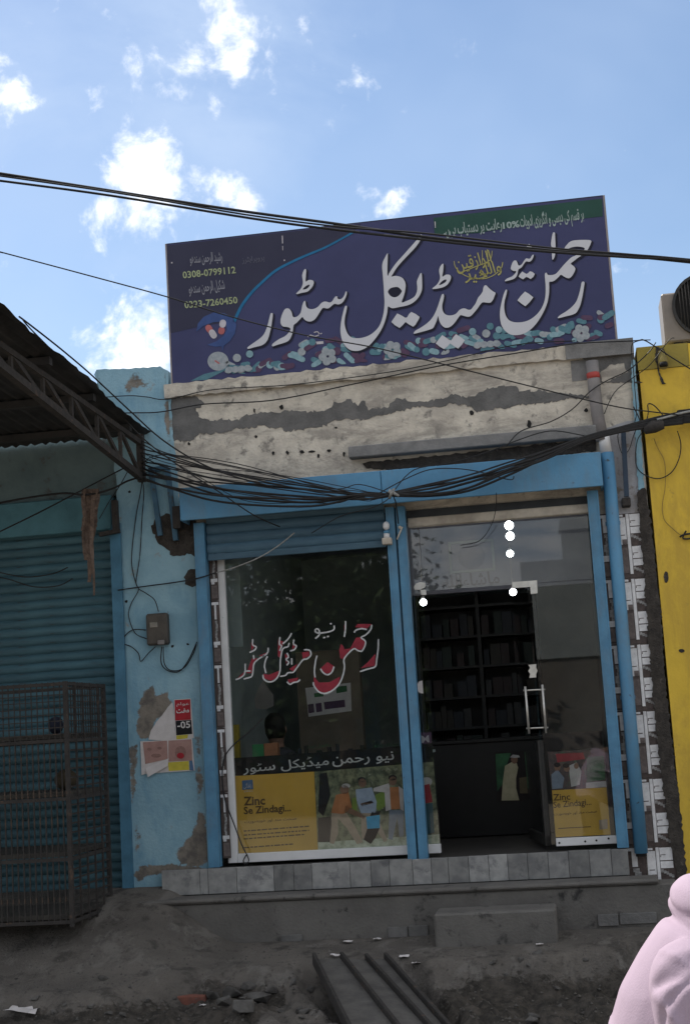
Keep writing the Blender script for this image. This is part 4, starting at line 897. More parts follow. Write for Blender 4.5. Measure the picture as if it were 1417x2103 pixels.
# big lettering, traced stroke outlines
A_ = crop(500, 540, 5.904); B_ = crop(690, 470, 7.085); C_ = crop(830, 520, 6.748); D_ = crop(1010, 460, 6.441)
letters = [
 (A_, [[(330,615),(345,607),(357,617),(352,680),(338,770),(318,860),(295,930),(262,975),(215,1002),(140,1020),(62,1042),(50,1030),(60,1015),(130,965),(200,915),(245,870),(275,810),(298,740),(315,670)]], 1),
 (A_, [[(480,600),(500,565),(530,550),(560,560),(585,595),(603,655),(650,650),(690,610),(705,560),(715,510),(735,465),(752,465),(757,510),(775,545),(815,560),(860,555),(905,530),(940,490),(975,470),(1010,470),(1045,480),(1075,465),(1100,425),(1120,405),(1140,410),(1140,430),(1170,440),(1205,420),(1230,375),(1240,347),(1252,350),(1250,385),(1228,440),(1195,485),(1150,503),(1105,495),(1075,515),(1040,545),(1010,552),(965,545),(940,575),(905,630),(870,680),(830,705),(795,710),(760,700),(730,675),(715,655),(680,690),(640,730),(612,750),(603,800),(595,850),(575,905),(545,945),(490,970),(420,990),(360,1010),(347,1000),(360,975),(430,925),(500,890),(545,850),(570,810),(560,785),(520,775),(480,770),(455,740),(450,700),(460,650)]], 1),
 (A_, [[(735,85),(752,73),(762,90),(758,150),(755,225),(790,207),(825,207),(850,220),(852,250),(835,290),(800,330),(770,350),(710,362),(650,378),(643,368),(660,350),(690,320),(712,280),(722,230),(712,150)], [(720,320),(745,290),(775,270),(800,262),(800,280),(780,305),(750,320)]], 1),
 (B_, [[(745,358),(752,385),(748,520),(746,640),(752,686),(775,640),(820,570),(880,490),(960,400),(1050,300),(1130,210),(1190,140),(1225,85),(1247,88),(1245,120),(1205,200),(1140,285),(1050,380),(960,475),(880,570),(830,650),(805,695),(850,685),(910,690),(965,715),(1000,765),(1012,830),(1000,920),(980,990),(955,1070),(1010,1055),(1080,1025),(1140,985),(1170,930),(1182,860),(1175,770),(1200,700),(1225,650),(1245,650),(1250,740),(1250,870),(1225,950),(1180,1020),(1110,1080),(1030,1115),(930,1135),(820,1155),(765,1130),(752,1140),(745,1210),(725,1300),(690,1400),(640,1500),(570,1600),(490,1690),(410,1745),(320,1775),(230,1770),(160,1730),(100,1650),(70,1540),(65,1440),(80,1320),(105,1210),(130,1130),(150,1120),(160,1135),(150,1200),(130,1290),(125,1380),(145,1470),(180,1540),(230,1580),(310,1592),(400,1580),(490,1545),(570,1485),(630,1410),(670,1310),(695,1200),(705,1080),(700,960),(690,800),(678,650),(670,560),(678,490),(705,430)],
       [(755,910),(790,865),(850,848),(905,850),(955,900),(940,940),(900,980),(850,997),(800,980),(770,950)]], 1),
 (B_, [[(890,1230),(960,1265),(1010,1295),(1035,1285),(1060,1240),(1095,1208),(1160,1240),(1215,1280),(1205,1310),(1150,1400),(1120,1423),(1060,1390),(1010,1355),(960,1410),(925,1442),(860,1405),(805,1355),(820,1330)]], 0),
 (C_, [[(515,160),(535,145),(543,165),(538,240),(528,325),(570,300),(620,297),(645,320),(640,365),(610,420),(570,455),(510,480),(400,497),(393,485),(415,465),(455,430),(485,380),(495,330),(482,250),(490,200)], [(480,440),(510,400),(550,370),(582,365),(580,390),(550,415),(510,435)]], 1),
 (C_, [[(505,610),(525,568),(545,570),(550,600),(538,660),(525,720),(530,790),(560,840),(610,862),(670,858),(720,835),(760,790),(800,768),(840,765),(880,782),(920,780),(955,740),(990,690),(1020,620),(1060,570),(1085,530),(1095,475),(1115,445),(1140,450),(1180,490),(1230,530),(1262,550),(1250,590),(1225,650),(1190,685),(1140,685),(1090,680),(1060,700),(1010,770),(960,830),(920,870),(880,880),(830,870),(780,858),(750,890),(700,960),(650,1010),(600,1032),(550,1025),(505,980),(480,920),(467,870),(450,930),(420,1000),(395,1040),(330,1065),(240,1090),(140,1115),(132,1100),(160,1070),(230,1030),(310,975),(380,905),(430,820),(470,720)]], 1),
 (C_, [[(525,1135),(580,1170),(625,1205),(650,1210),(680,1160),(715,1122),(770,1155),(838,1205),(800,1265),(745,1322),(690,1290),(635,1250),(600,1290),(550,1330),(490,1295),(435,1250),(460,1215)]], 0),
 (D_, [[(545,405),(550,420),(530,470),(495,500),(450,495),(420,530),(390,575),(350,600),(340,640),(325,690),(290,725),(230,745),(175,758),(172,745),(200,720),(260,695),(300,660),(318,625),(280,620),(248,595),(252,560),(270,510),(295,483),(325,490),(340,530),(355,550),(390,535),(420,490),(450,455),(480,460),(505,455),(525,420)]], 1),
 (D_, [[(485,262),(530,292),(500,335),(450,305)]], 0),
 (D_, [[(400,628),(450,660),(470,655),(500,625),(535,635),(565,660),(545,700),(510,728),(470,705),(450,700),(410,732),(375,715),(350,695),(370,660)]], 0),
 (D_, [[(800,125),(828,115),(832,150),(838,300),(830,420),(805,470),(795,465),(790,400),(785,300),(778,260)]], 1),
 (D_, [[(945,345),(965,305),(1010,250),(1060,222),(1140,212),(1250,210),(1308,220),(1305,255),(1275,320),(1240,370),(1190,410),(1130,450),(1080,490),(1040,525),(1075,555),(1100,590),(1085,640),(1050,695),(1010,718),(960,700),(910,672),(880,700),(830,745),(790,762),(755,768),(755,830),(752,920),(735,1020),(705,1110),(655,1210),(590,1310),(510,1395),(420,1450),(330,1470),(240,1460),(170,1410),(125,1340),(105,1240),(105,1150),(120,1060),(150,940),(180,872),(198,875),(190,930),(170,1000),(160,1080),(165,1150),(185,1220),(230,1275),(300,1300),(400,1298),(490,1270),(570,1215),(630,1150),(675,1070),(700,980),(708,880),(705,780),(697,700),(700,655),(720,645),(738,672),(790,675),(840,660),(880,620),(930,560),(985,500),(1050,440),(1110,415),(1150,380),(1195,360),(1225,330),(1205,310),(1130,298),(1050,310),(990,335)]], 1),
 (D_, [[(435,893),(490,925),(545,970),(500,1030),(440,1088),(390,1055),(335,1010),(380,950)]], 0),
 (D_, [[(1185,770),(1220,768),(1215,830),(1195,950),(1170,1060),(1140,1130),(1110,1175),(1060,1200),(980,1220),(880,1245),(870,1235),(900,1205),(980,1155),(1050,1100),(1110,1030),(1145,940),(1170,840)]], 1)]
def grow(loop, d):
    n = len(loop); area = sum(loop[i-1][0]*loop[i][1]-loop[i][0]*loop[i-1][1] for i in range(n)); s = 1 if area > 0 else -1; out = []
    for i in range(n):
        a, b = Vector(loop[i-1]), Vector(loop[(i+1) % n]); t = (b-a); t = t.normalized() if t.length else Vector((1, 0)); out.append((loop[i][0]+t.y*s*d, loop[i][1]-t.x*s*d))
    return out
for C0, loops, sm in letters:
    lp = []
    for q in loops:
        q = C0(q)
        if sm: q = [(v.x, v.y) for v in cat([(x, y, 0) for x, y in q], 3, True)]
        lp.append(q)
    mb = MB(); fill2(mb, lp, fs(5)); ltr = mb.build('letter', i_letter, sg)
    mb = MB(); fill2(mb, [[(x+2.6, y+2.6) for x, y in grow(lp[0], 1.6)]], fs(3)); mb.build('letter_shadow', i_shadow, ltr)
# phone block
Fc = crop(340, 490, 5.45)
mb = MB(); text2(mb, '0308-0799112', Fc([(198,445)])[0], Fc([(790,385)])[0], 14, fs(2), bold=.018); mb.build('phone_number', i_numb, sg); mb = MB(); text2(mb, '0323-7260450', Fc([(218,780)])[0], Fc([(810,722)])[0], 14, fs(2), bold=.018); mb.build('phone_number', i_numb, sg)
mb = MB(); text2(mb, 'رشید الرحمن سندھو', Fc([(278,275)])[0], Fc([(640,245)])[0], 19, fs(2), arabic=True, bold=.012); mb.build('owner_name', ink('owner grey', (.27, .27, .31)), sg); mb = MB(); text2(mb, 'شکیل الرحمن سندھو', Fc([(268,615)])[0], Fc([(668,560)])[0], 20, fs(2), arabic=True, bold=.012)
mb.build('owner_name', MATS['print owner grey'], sg)
mb = MB(); text2(mb, 'پروپرائٹرز'.replace('ئ', 'ی'), Fc([(860,268)])[0], Fc([(1110,235)])[0], 11, fs(2), arabic=True); mb.build('small_caption', ink('caption grey', (.13, .13, .17)), sg)
# gold calligraphy medallion
mb = MB()
text2(mb, 'والله'.replace('ه', 'ہ'), (985,568), (1030,556), 24, fs(2), arabic=True, bold=.008); text2(mb, 'خیر', (955,573), (1000,574), 20, fs(2), arabic=True, bold=.008)
text2(mb, 'الرازقین', (938,556), (1010,538), 26, fs(3), arabic=True, bold=.008)
ribbon(mb, [(932,536),(936,550),(955,566),(985,573),(1010,567),(1028,552),(1032,538)], [1.5, 2], fs(2)); ribbon(mb, [(945,560),(975,548),(1005,535),(1010,515)], [2, 1.5], fs(4)); ribbon(mb, [(990,514),(990,545)], [1.6, 1.6], fs(4)); ribbon(mb, [(1000,512),(1002,548)], [1.6, 1.6], fs(4))
mb.build('gold_calligraphy', i_gold, sg)
# printer's mark
mb = MB()
for q in ([(632,692),(638,688),(646,691),(655,688)],[(645,683),(652,681),(656,686)],[(658,686),(661,684)]): ribbon(mb, q, [2.2, 2.2], fs(2), smooth=2)
fill2(mb, [[(627,703.5),(664,700.5),(664.6,706),(627.4,709)]], fs(1)); mb.build('printer_mark', i_whitep, sg)
# pill icon and tablet
pls([Fc([(345,1045),(365,950),(430,875),(540,825),(660,835),(750,880),(795,960),(780,1060),(720,1150),(655,1200),(640,1265),(628,1206),(560,1210),(465,1190),(570,1150),(650,1090),(690,1020),(680,960),(620,930),(540,935),(430,975)])], i_swoosh, 'swoosh', 1)
pls([caps(*Fc([(490,1010)])[0], 18, 13, 1.0)], i_pink, 'capsule_half', 1); pls([caps(*Fc([(532,1068)])[0], 20, 13, 1.0)], i_whitep, 'capsule_half', 2)
pls([caps(*Fc([(628,1030)])[0], 16, 13, 1.8)], i_pink, 'capsule_half', 1); pls([caps(*Fc([(642,952)])[0], 17, 13.5, 1.75)], i_whitep, 'capsule_half', 2)
pls([circ(*Fc([(590,1372)])[0], 21.5, 24, 19.5)], i_grey, 'tablet', 1); pls([caps(*Fc([(580,1382)])[0], 12, 3, .6)], i_pink, 'tablet_mark', 2)
pls([[(392,782),(420,768),(455,760),(470,748),(480,752),(440,772),(425,780)]], i_teal, 'pill_trail', 1)
# heap of pills along the foot: each pill a print of its own
def foot(x): return 783-(x-357)*.0961
rr = random.Random(5); npill = 0
for k in range(140):
    x = 470+785*(k+.5)/140+rr.uniform(-4, 4); hgt = 36+16*math.sin(x*.021)+(12 if x > 620 else 0); y = foot(x)-rr.uniform(5, hgt)
    ang = rr.uniform(0, 3.14); mat = rr.choice([i_teal, i_teal, i_tealp, i_plum, i_plum, i_grey])
    if y-7 < foot(x)-62: y = foot(x)-50
    if rr.random() < .35: lp = circ(x, y, rr.uniform(5.5, 8.5), 14)
    else: lp = caps(x, y, rr.uniform(19, 30), rr.uniform(9, 12), ang*.5-.8, 4)
    lp = [(a, min(b, foot(a)-1.5)) for a, b in lp]
    mb = MB(); fill2(mb, [lp], onY(YS-.0012*1-.00003*k)); mb.build('pill', mat, sg)
for (cx, cy) in ((673,732),(806,718),(1193,684)):
    for q in range(5):
        a = q*1.2566+.5; mb = MB(); fill2(mb, [circ(cx+10.5*math.cos(a), cy+10.5*math.sin(a), 8.3, 16)], onY(YS-.0078-.0001*q)); mb.build('pill', i_grey, sg)
for (cx, cy, r) in ((513,727,7.5),(487,735,8.5),(970,681,7.5),(998,685,8.5),(1024,677,7)): mb = MB(); fill2(mb, [circ(cx, cy, r, 14)], onY(YS-.008)); mb.build('pill', i_grey if r > 8 else i_tealp, sg)
for (cx, cy) in ((490,758),(1000,707)):
    for q in (-1.5, -.5, .5, 1.5): mb = MB(); fill2(mb, [caps(cx+q*13, cy-q*1.2, 14, 18, 1.4+q*.25)], onY(YS-.0081-.0001*q)); mb.build('pill', i_grey, sg)

# ------------------------------------------------------------------ awning and truss on the left
aw = thing('awning', 'dark corrugated sheet awning on an iron lattice bracket over the left shop', 'awning', (-3, -1.5, 2.9))
aP = at(0, 622, -3.2); aQ = at(303, 884, -.12)
def awz(y): return aQ.z+(aP.z-aQ.z)*(y+.12)/(aP.y+.12)
def awx(y): return aQ.x+(aP.x-aQ.x)*(y+.12)/(aP.y+.12)
mb = MB(); nY, per = 46, .076; ylen = 3.9; rr = random.Random(2)
nX = 160
for j in range(nY+1):
    y = .0-ylen*j/nY
    for i in range(nX+1):
        xx = awx(y)-4.6*i/nX+rr.uniform(-.006, .006)*(i == 0)
        mb.v.append(Vector((xx, y, awz(y)+.011*math.sin(2*math.pi*(xx+1.6)/per)+(rr.uniform(-.004, .012) if i == 0 else 0))))
for j in range(nY):
    for i in range(nX): a = j*(nX+1)+i; mb.f.append([a, a+1, a+nX+2, a+nX+1]); mb.m.append(0); mb.sm.append(True)
mb.build('corrugated_sheet', m_sheet, aw)
for yy in (-.4, -1.3, -2.2, -3.1):
    mb = MB(); mb.box(awx(yy)-4.5, awx(yy)-.05, yy-.025, yy+.025, awz(yy)-.06, awz(yy)-.014); mb.build('purlin', m_sheet, aw)
# lattice bracket in a plane at right angles to the shop front
tx = at(288, 930, -.13).x
tops = [(y, awz(y)-.085) for y in (-.13, -.6, -1.1, -1.6, -2.1, -2.6, -3.1, -3.5)]
zw = at(293, 980, -.13).z; ze = awz(-3.5)-.16
bots = [(y, zw+(ze-zw)*(y+.13)/(-3.37)) for y, _ in tops]
mb = MB(); mb.bar((tx, tops[0][0], tops[0][1]), (tx, tops[-1][0], tops[-1][1]), .035, .035); mb.build('top_chord', m_rust, aw)
mb = MB(); mb.bar((tx, bots[0][0], bots[0][1]), (tx, bots[-1][0], bots[-1][1]), .045, .045); mb.build('bottom_chord', m_rust, aw)
mb = MB(); mb.bar((tx, -.11, zw-.03), (tx, -.11, tops[0][1]+.06), .05, .05); mb.build('wall_post', m_rust, aw)
for k in range(len(tops)-1):
    mb = MB(); mb.bar((tx, bots[k][0], bots[k][1]), (tx, tops[k+1][0], tops[k+1][1]), .02, .03); mb.build('lattice_strut', m_rust, aw)
    mb = MB(); mb.bar((tx, bots[k+1][0], bots[k+1][1]), (tx, tops[k+1][0], tops[k+1][1]), .02, .03); mb.build('lattice_strut', m_rust, aw)
# blue gusset bracket on the pillar
m_brk = mk('faded blue steel', (.055, .125, .19), (.035, .085, .13), 9, .7, .2, 40, (.05, .045, .04), 16, .6, .1)
bb = thing('wall_bracket', 'blue steel angle bracket fixed to the pale blue pillar beside the shutter box', 'bracket', at(335, 1030, -.04))
for (a, b) in (((310,962),(330,1100)), ((345,965),(362,1110)), ((308,966),(346,960))):
    mb = MB(); mb.bar(at(*a, -.045), at(*b, -.045), .034, .03, up=(0, 1, 0)); mb.build('angle_bar', m_brk, bb)
mb = MB(); mb.box(at(362,1070,-.1).x-.02, at(372,1070,-.1).x, -.12, -.013, at(365,1085,-.1).z, at(365,1040,-.1).z); mb.build('hook_plate', m_rust, bb)
lb = thing('bracket_stub', 'dark iron stub at the top corner of the closed teal shutter', 'bracket', at(238, 1060, -.08))
mb = MB(); mb.bar(at(236, 1028, -.08), at(240, 1095, -.08), .04, .05, up=(0, 1, 0)); mb.build('post', m_rust, lb)
mb = MB(); mb.bar(at(205, 1098, -.08), at(247, 1090, -.08), .03, .03); mb.build('arm', m_rust, lb)
# sacking strip hanging from the cables
sk2 = MB(); rr = random.Random(9)
for q, (x0, x1, y1, w0) in enumerate(((178,176,1150,16),(187,183,1196,17),(196,190,1120,15),(201,196,1075,9),(190,192,1222,9),(174,170,1090,8))):
    nn = 26; A_s, B_s = [], []
    for i in range(nn+1):
        t = i/nn; cx_ = x0+(x1-x0)*t+2.2*math.sin(t*7+q*1.9); yy_ = 1004+(y1-1004)*t; w_ = w0*(1-.55*t**2)*(.85+.3*rr.random())/2; Yq = -.30-.012*q-.012*math.sin(t*9+q)
        A_s.append(at(cx_-w_, yy_+rr.uniform(-1, 1), Yq)); B_s.append(at(cx_+w_, yy_+rr.uniform(-1, 1), Yq+.014*math.sin(t*11+q*2)))
    sk2.add(A_s+B_s, [(i, nn+1+i, nn+2+i, i+1) for i in range(nn)], 0)
sk2.build('sacking', m_jute, label='ragged brown sacking strip hanging from the cables by the teal shutter', cat='sacking')

# ------------------------------------------------------------------ drain pipe, bracket bar, meter, lamp, AC unit
dpz = thing('drain_pipe', 'blue painted drain pipe with bare grey top and red band right of the shop front', 'pipe', at(1300, 1750, -.08))
def pp(a, b): return at(a, b, -.07)
xp = at(1238, 900, -.07)
ptop = [pp(1215, 742), pp(1219, 790), pp(1226, 850), pp(1236, 905)]
mb = MB(); mb.tube(ptop, .044, 16); mb.build('grey_length', m_pvc, dpz)
a, b = pp(1216.5, 766), pp(1218.5, 778); mb = MB(); mb.tube([a, b], .0455, 16); mb.build('red_band', m_red, dpz)
mb = MB(); mb.tube([pp(1238, 890), pp(1244, 930)], .040, 16); mb.build('pale_length', m_white, dpz)
mb = MB(); mb.tube([pp(1244, 928), pp(1262, 1200), pp(1283, 1450), pp(1322, 1750)][0:1]+[pp(1256, 1150), pp(1282, 1430), pp(1318, 1755)], .043, 16)
# straight blue run: keep it plumb
mb = MB(); q0 = pp(1246, 930); q1 = pp(1316, 1752); mb.tube([q0, q0.lerp(q1, .33), q0.lerp(q1, .66), q1], .0445, 18); mb.build('blue_length', m_blue, dpz)
mb = MB(); mb.tube([q1+Vector((0, 0, .03)), q1-Vector((0, 0, .02))], .036, 14); mb.build('open_end', m_dark, dpz)
for t in (.18, .62): c = q0.lerp(q1, t); mb = MB(); mb.box(c.x-.05, c.x+.05, -.045, .0, c.z-.012, c.z+.012); mb.build('clip', m_blue, dpz)
sb = thing('bracket_bar', 'dark blue steel bar bolted upright to the wall right of the drain pipe', 'bracket', at(1286, 1030, -.05))
mb = MB(); mb.bar(at(1279, 884, -.05), at(1286, 1020, -.05), .032, .04, up=(0, 1, 0)); mb.build('bar', mk('dark blue steel', (.025, .045, .075), None, 9, .5, .1), sb)
mb = MB(); c = at(1285, 1032, -.05); mb.box(c.x-.03, c.x+.03, -.09, .0, c.z-.03, c.z+.03); mb.build('foot', m_rust, sb, bevel=.006)
mt = thing('electricity_meter', 'small weathered electricity meter on the pale blue pillar', 'meter', at(323, 1325, -.03))
a = at(303, 1326, -.07); b = at(344, 1258, -.07)
mb = MB(); mb.box(a.x, b.x, -.085, -.013, a.z, b.z); mb.build('case', m_meter, mt, bevel=.012)
c = at(316, 1283, -.09); mb = MB(); mb.box(c.x-.028, c.x+.028, -.092, -.086, c.z-.02, c.z+.018); mb.build('dial_window', m_glassy, mt, bevel=.002)
c = at(333, 1318, -.09); mb = MB(); mb.box(c.x-.03, c.x+.02, -.10, -.087, c.z-.02, c.z+.012); mb.build('terminal_cover', m_pvc, mt, bevel=.004)
lp_ = thing('lamp_holder', 'white lamp bulb on a small cream bracket at the top of the middle post', 'lamp', at(795, 1115, -.16))
a = at(793, 1085, -.16)
mb = MB(); mb.sphere(at(793, 1080, -.16), .024, 0, 12, 8, 1, 1, 1.3); mb.build('bulb', m_white, lp_)
mb = MB(); mb.tube([at(793, 1090, -.16), at(794, 1096, -.16)], .02, 12); mb.build('collar', m_bluerail, lp_)
mb = MB(); mb.tube([at(794, 1096, -.16), at(794, 1106, -.16)], .021, 12); mb.build('socket', m_white, lp_)
c = at(795, 1111, -.15); mb = MB(); mb.box(c.x-.033, c.x+.033, -.18, -.12, c.z-.026, c.z+.02); mb.build('cream_box', m_cream, lp_, bevel=.004)
mb = MB(); mb.tube([at(815,1108,-.13), at(826,1082,-.13)], .006, 6); mb.sphere(at(821, 1083, -.13), .012, 0, 8, 6); mb.build('cable_stub', m_cream, lp_)
# AC unit
ac = thing('ac_unit', 'beige outdoor air conditioner unit on the yellow building roof at the right edge', 'air conditioner', at(1390, 705, .05))
a = at(1365, 704, .1); b = at(1357, 603, .1); zb_, zt_ = a.z, b.z
x0 = at(1361, 655, .1).x
mb = MB(); mb.box(x0, x0+.80, .10, .42, zb_, zt_); mb.build('case', m_ac, ac, bevel=.012)
fc = Vector((x0+.30, .085, zb_+.245)); fr_ = .232
mb = MB(); n = 32
for rr_, y in ((fr_, .098), (fr_, .075), (fr_-.02, .075), (fr_-.02, .098)): mb.v += [Vector((fc.x+rr_*math.cos(2*math.pi*k/n), y, fc.z+rr_*math.sin(2*math.pi*k/n))) for k in range(n)]
for i in range(3):
    for k in range(n): mb.f.append([i*n+k, i*n+(k+1) % n, (i+1)*n+(k+1) % n, (i+1)*n+k]); mb.m.append(0); mb.sm.append(False)
mb.build('fan_ring', m_acdark, ac)
mb = MB(); mb.v = [Vector((fc.x+(fr_-.02)*math.cos(2*math.pi*k/n), .096, fc.z+(fr_-.02)*math.sin(2*math.pi*k/n))) for k in range(n)]; mb.f = [list(range(n))]; mb.m = [0]; mb.sm = [False]; mb.build('fan_opening', m_dark, ac)
for k in range(-8, 9):
    d = k*.022; hh = math.sqrt(max(.0001, (fr_-.012)**2-d*d)); mb = MB(); mb.tube([(fc.x+d, .078, fc.z-hh), (fc.x+d, .078, fc.z+hh)], .004, 5); mb.build('grille_bar', m_rust, ac)
for xx in (x0+.06, x0+.68): mb = MB(); mb.box(xx, xx+.06, .12, .40, zb_-.03, zb_-.001); mb.build('foot', m_rust, ac)
# clay pot / insulator on the yellow parapet
ins = thing('pipe_stub', 'small ochre spout pipe sticking out of the yellow parapet', 'pipe', at(1362, 745, -.06))
mb = MB(); mb.tube([at(1356,722,-.04), at(1360,737,-.06), at(1362,750,-.12)], [.022, .033, .036], 12); mb.build('spout', mk('ochre pipe', (.25, .20, .06), (.18, .14, .05), 14, .8, .1), ins)
mb = MB(); mb.tube([at(1361.4,745,-.125), at(1362,752,-.127)], .028, 12); mb.build('mouth', m_dark, ins)
mb = MB(); slab2(mb, jag([(1346,712),(1362,716),(1368,728),(1358,730),(1352,760),(1366,788),(1360,790),(1352,770),(1345,740)], 1.5, 4, 33), -.040, -.036); mb.build('rust_stain', m_damage, ins)

# ------------------------------------------------------------------ cables
def cable(pts, r, label, group=None, mat=None, n=6, seg=6):
    P = [at(*p) for p in pts]; mb = MB(); mb.tube(cat(P, seg), r, n); return mb.build('cable', mat or m_cable, label=label, cat='cable', group=group)
gO = 'thick overhead cables crossing the sky in front of the sign'
cable([(-1500,120,-2.8),(-700,248,-2.7),(-60,347,-2.6),(0,356,-2.5),(230,392,-2.4),(480,431,-2.4),(700,461,-2.3),(860,485,-2.3),(1000,501,-2.3),(1150,516,-2.3),(1300,527,-2.3),(1480,545,-2.3),(2400,640,-2.3)], .0082, 'upper thick black overhead cable crossing the sky and the signboard', gO)
cable([(-1500,140,-2.8),(-700,266,-2.7),(-60,364,-2.6),(0,371,-2.5),(230,402,-2.4),(520,449,-2.4),(700,473,-2.3),(860,491,-2.35),(1000,506,-2.35),(1150,519,-2.33),(1300,529,-2.33),(1480,541,-2.33),(2400,634,-2.3)], .0070, 'lower thick black overhead cable crossing the sky and the signboard', gO)
cable([(-1500,128,-2.82),(-700,254,-2.72),(-60,352,-2.62),(0,361,-2.52),(240,396,-2.42),(500,440,-2.42),(700,466,-2.33),(860,478,-2.33),(1000,494,-2.33),(1150,511,-2.33),(1300,523,-2.33),(1480,539,-2.33),(2400,630,-2.3)], .0052, 'middle black overhead cable in the strand crossing the signboard', gO)
cable([(-1200,200,-2.4),(-400,408,-1.9),(-20,512,-1.6),(0,517,-1.6),(180,565,-1.4),(345,610,-1.2),(470,649,-1.1),(620,687,-1.),(760,712,-.9),(870,738,-.8),(1060,786,-.6),(1250,832,-.4),(1340,846,-.3),(1450,858,-.3)], .0042, 'thin single wire slanting down across the foot of the signboard')
cable([(40,650,-2.2),(60,665,-2.1),(120,712,-1.6),(175,758,-1.1),(210,790,-.9),(270,846,-.7),(330,900,-.55),(400,945,-.5),(470,975,-.45),(560,1000,-.42)], .0055, 'black cable coming down along the edge of the corrugated awning')
cable([(48,657,-2.2),(70,682,-2.0),(150,760,-1.3),(200,800,-.8),(228,830,-.6),(300,905,-.5),(380,965,-.45),(450,1010,-.42),(520,1057,-.40),(575,1082,-.12)], .0045, 'thin cable from the awning edge dropping behind the blue shutter box')
cable([(150,822,-.06),(255,813,-.05),(300,815,-.05),(345,820,-.05),(440,800,-.05),(600,790,-.06),(800,764,-.07),(930,738,-.07),(1060,708,-.07),(1180,700,-.08)], .0035, 'thin wire strung just under the signboard along the cornice')
cable([(180,852,-.06),(262,848,-.05),(330,846,-.05),(420,830,-.05),(560,822,-.06),(720,790,-.07),(900,752,-.07),(1080,722,-.08),(1180,706,-.08),(1300,700,-.08),(1320,698,-.08),(1345,712,-.1),(1380,735,-.1),(1440,772,-.1)], .0045, 'black wire sagging across the parapet plaster up to the roof corner')
cable([(1040,916,-.2),(1070,885,-.15),(1130,866,-.12),(1175,840,-.12),(1210,805,-.13),(1245,782,-.12),(1290,760,-.1),(1330,725,-.1),(1346,703,-.1)], .0038, 'thin wire climbing past the drain pipe to the yellow parapet')
# the tangle: strands left of the middle post
gA = 'tangle of black cables drooping to the middle of the shutter box'; labA = 'black strand in the cable tangle drooping across the left half of the shutter box'
node = (803, 1014)
rr = random.Random(21)
starts = [(289,976),(288,944),(289,958),(287,930),(290,968),(286,918),(287,936),(290,982),(285,905),(286,912),(288,950),(291,985)]
for k, (sx, sy) in enumerate(starts):
    sag = [0, 14, 26, 6, 34, 10, 20, 40, 2, 16, 30, 24][k]
    mx = sx+(node[0]-sx)*.33; my = sy+(node[1]-sy)*.42+sag*.9; m2x = sx+(node[0]-sx)*.68; m2y = sy+(node[1]-sy)*.78+sag*.75
    cable([(sx, sy, -.12), (sx+18, sy+(my-sy)*.12+rr.uniform(-2, 4), -.19), (sx+60, sy+(my-sy)*.42+rr.uniform(-7, 7), -.29), (mx, my, -.36-.008*k), (m2x, m2y+rr.uniform(-4, 4), -.40-.006*k), (node[0]-50, node[1]+5+rr.uniform(-5, 6), -.40), (node[0]+rr.uniform(-6, 8), node[1]+rr.uniform(-4, 4), -.40)], rr.choice([.0042, .005, .006, .0075]), {7: 'deepest sagging black strand of the cable tangle across the left half of the shutter box', 8: 'uppermost black strand of the cable tangle across the left half of the shutter box'}.get(k, labA), gA)
gB = 'bundle of black cables rising from the middle to the yellow wall'; labB = 'black strand in the cable bundle rising across the right half of the shutter box'
for k in range(11):
    o = (k-5)*1.9; sag = [0, 3, 8, -3, 14, 2, 20, 6, -6, 10, 4][k]
    cable([(node[0]-6, node[1]+rr.uniform(-4, 4), -.40), (880, 1003+o*.9+sag*.7, -.42-.004*k), (960, 984+o+sag+rr.uniform(-5, 5), -.42-.004*k), (1040, 958+o+sag*.9+rr.uniform(-6, 6), -.41-.004*k), (1120, 930+o*.8+sag*.5+rr.uniform(-4, 4), -.38), (1200, 902+o*.6, -.32), (1275, 882+o*.6, -.24), (1340, 868+o, -.16), (1400, 858+o*1.3, -.14), (1470, 850+o*1.5, -.14), (2300, 790+o*3, -.2)], rr.choice([.0045, .0055, .0065, .008]), {6: 'lowest hanging black strand of the cable bundle across the right half of the shutter box', 8: 'topmost black strand of the cable bundle across the right half of the shutter box'}.get(k, labB), gB)
cable([(806,1012,-.40),(850,965,-.36),(930,950,-.33),(1010,925,-.32),(1060,905,-.3),(1130,885,-.28),(1200,895,-.26)], .0036, 'loose thin wire arching above the rising cable bundle')
cable([(780,1012,-.40),(830,985,-.42),(880,965,-.42),(930,962,-.42),(980,968,-.42),(1045,985,-.42),(1055,978,-.42)], .0036, 'loose wire end curling over the right half of the shutter box')
cable([(806,1016,-.42),(812,1030,-.36),(815,1050,-.3),(818,1075,-.2)], .0045, 'short cable dropping from the tangle to the lamp bracket')
cable([(803,1018,-.42),(790,1030,-.42),(760,1044,-.4),(700,1060,-.3),(640,1095,-.12)], .0032, 'thin wire trailing from the tangle to the lowered shutter')
cable([(1019,1012,-.34),(1018,1040,-.22),(1010,1075,-.1),(985,1110,-.04),(945,1120,-.03)], .0026, 'hair thin wire hanging in front of the transom')
tie = MB(); c = at(805, 1014, -.415); tie.tube([c+Vector((-.02, 0, -.03)), c+Vector((0, -.03, 0)), c+Vector((.015, 0, .03))], .01, 6); tie.tube([at(798,1008,-.41), at(820,1018,-.41)], .014, 6); tie.build('cable_joint', m_cablegrey, label='taped grey cable joint where the cables meet over the middle post', cat='cable joint')
rr = random.Random(41); gL = 'loose thin wires straying from the cable tangle'
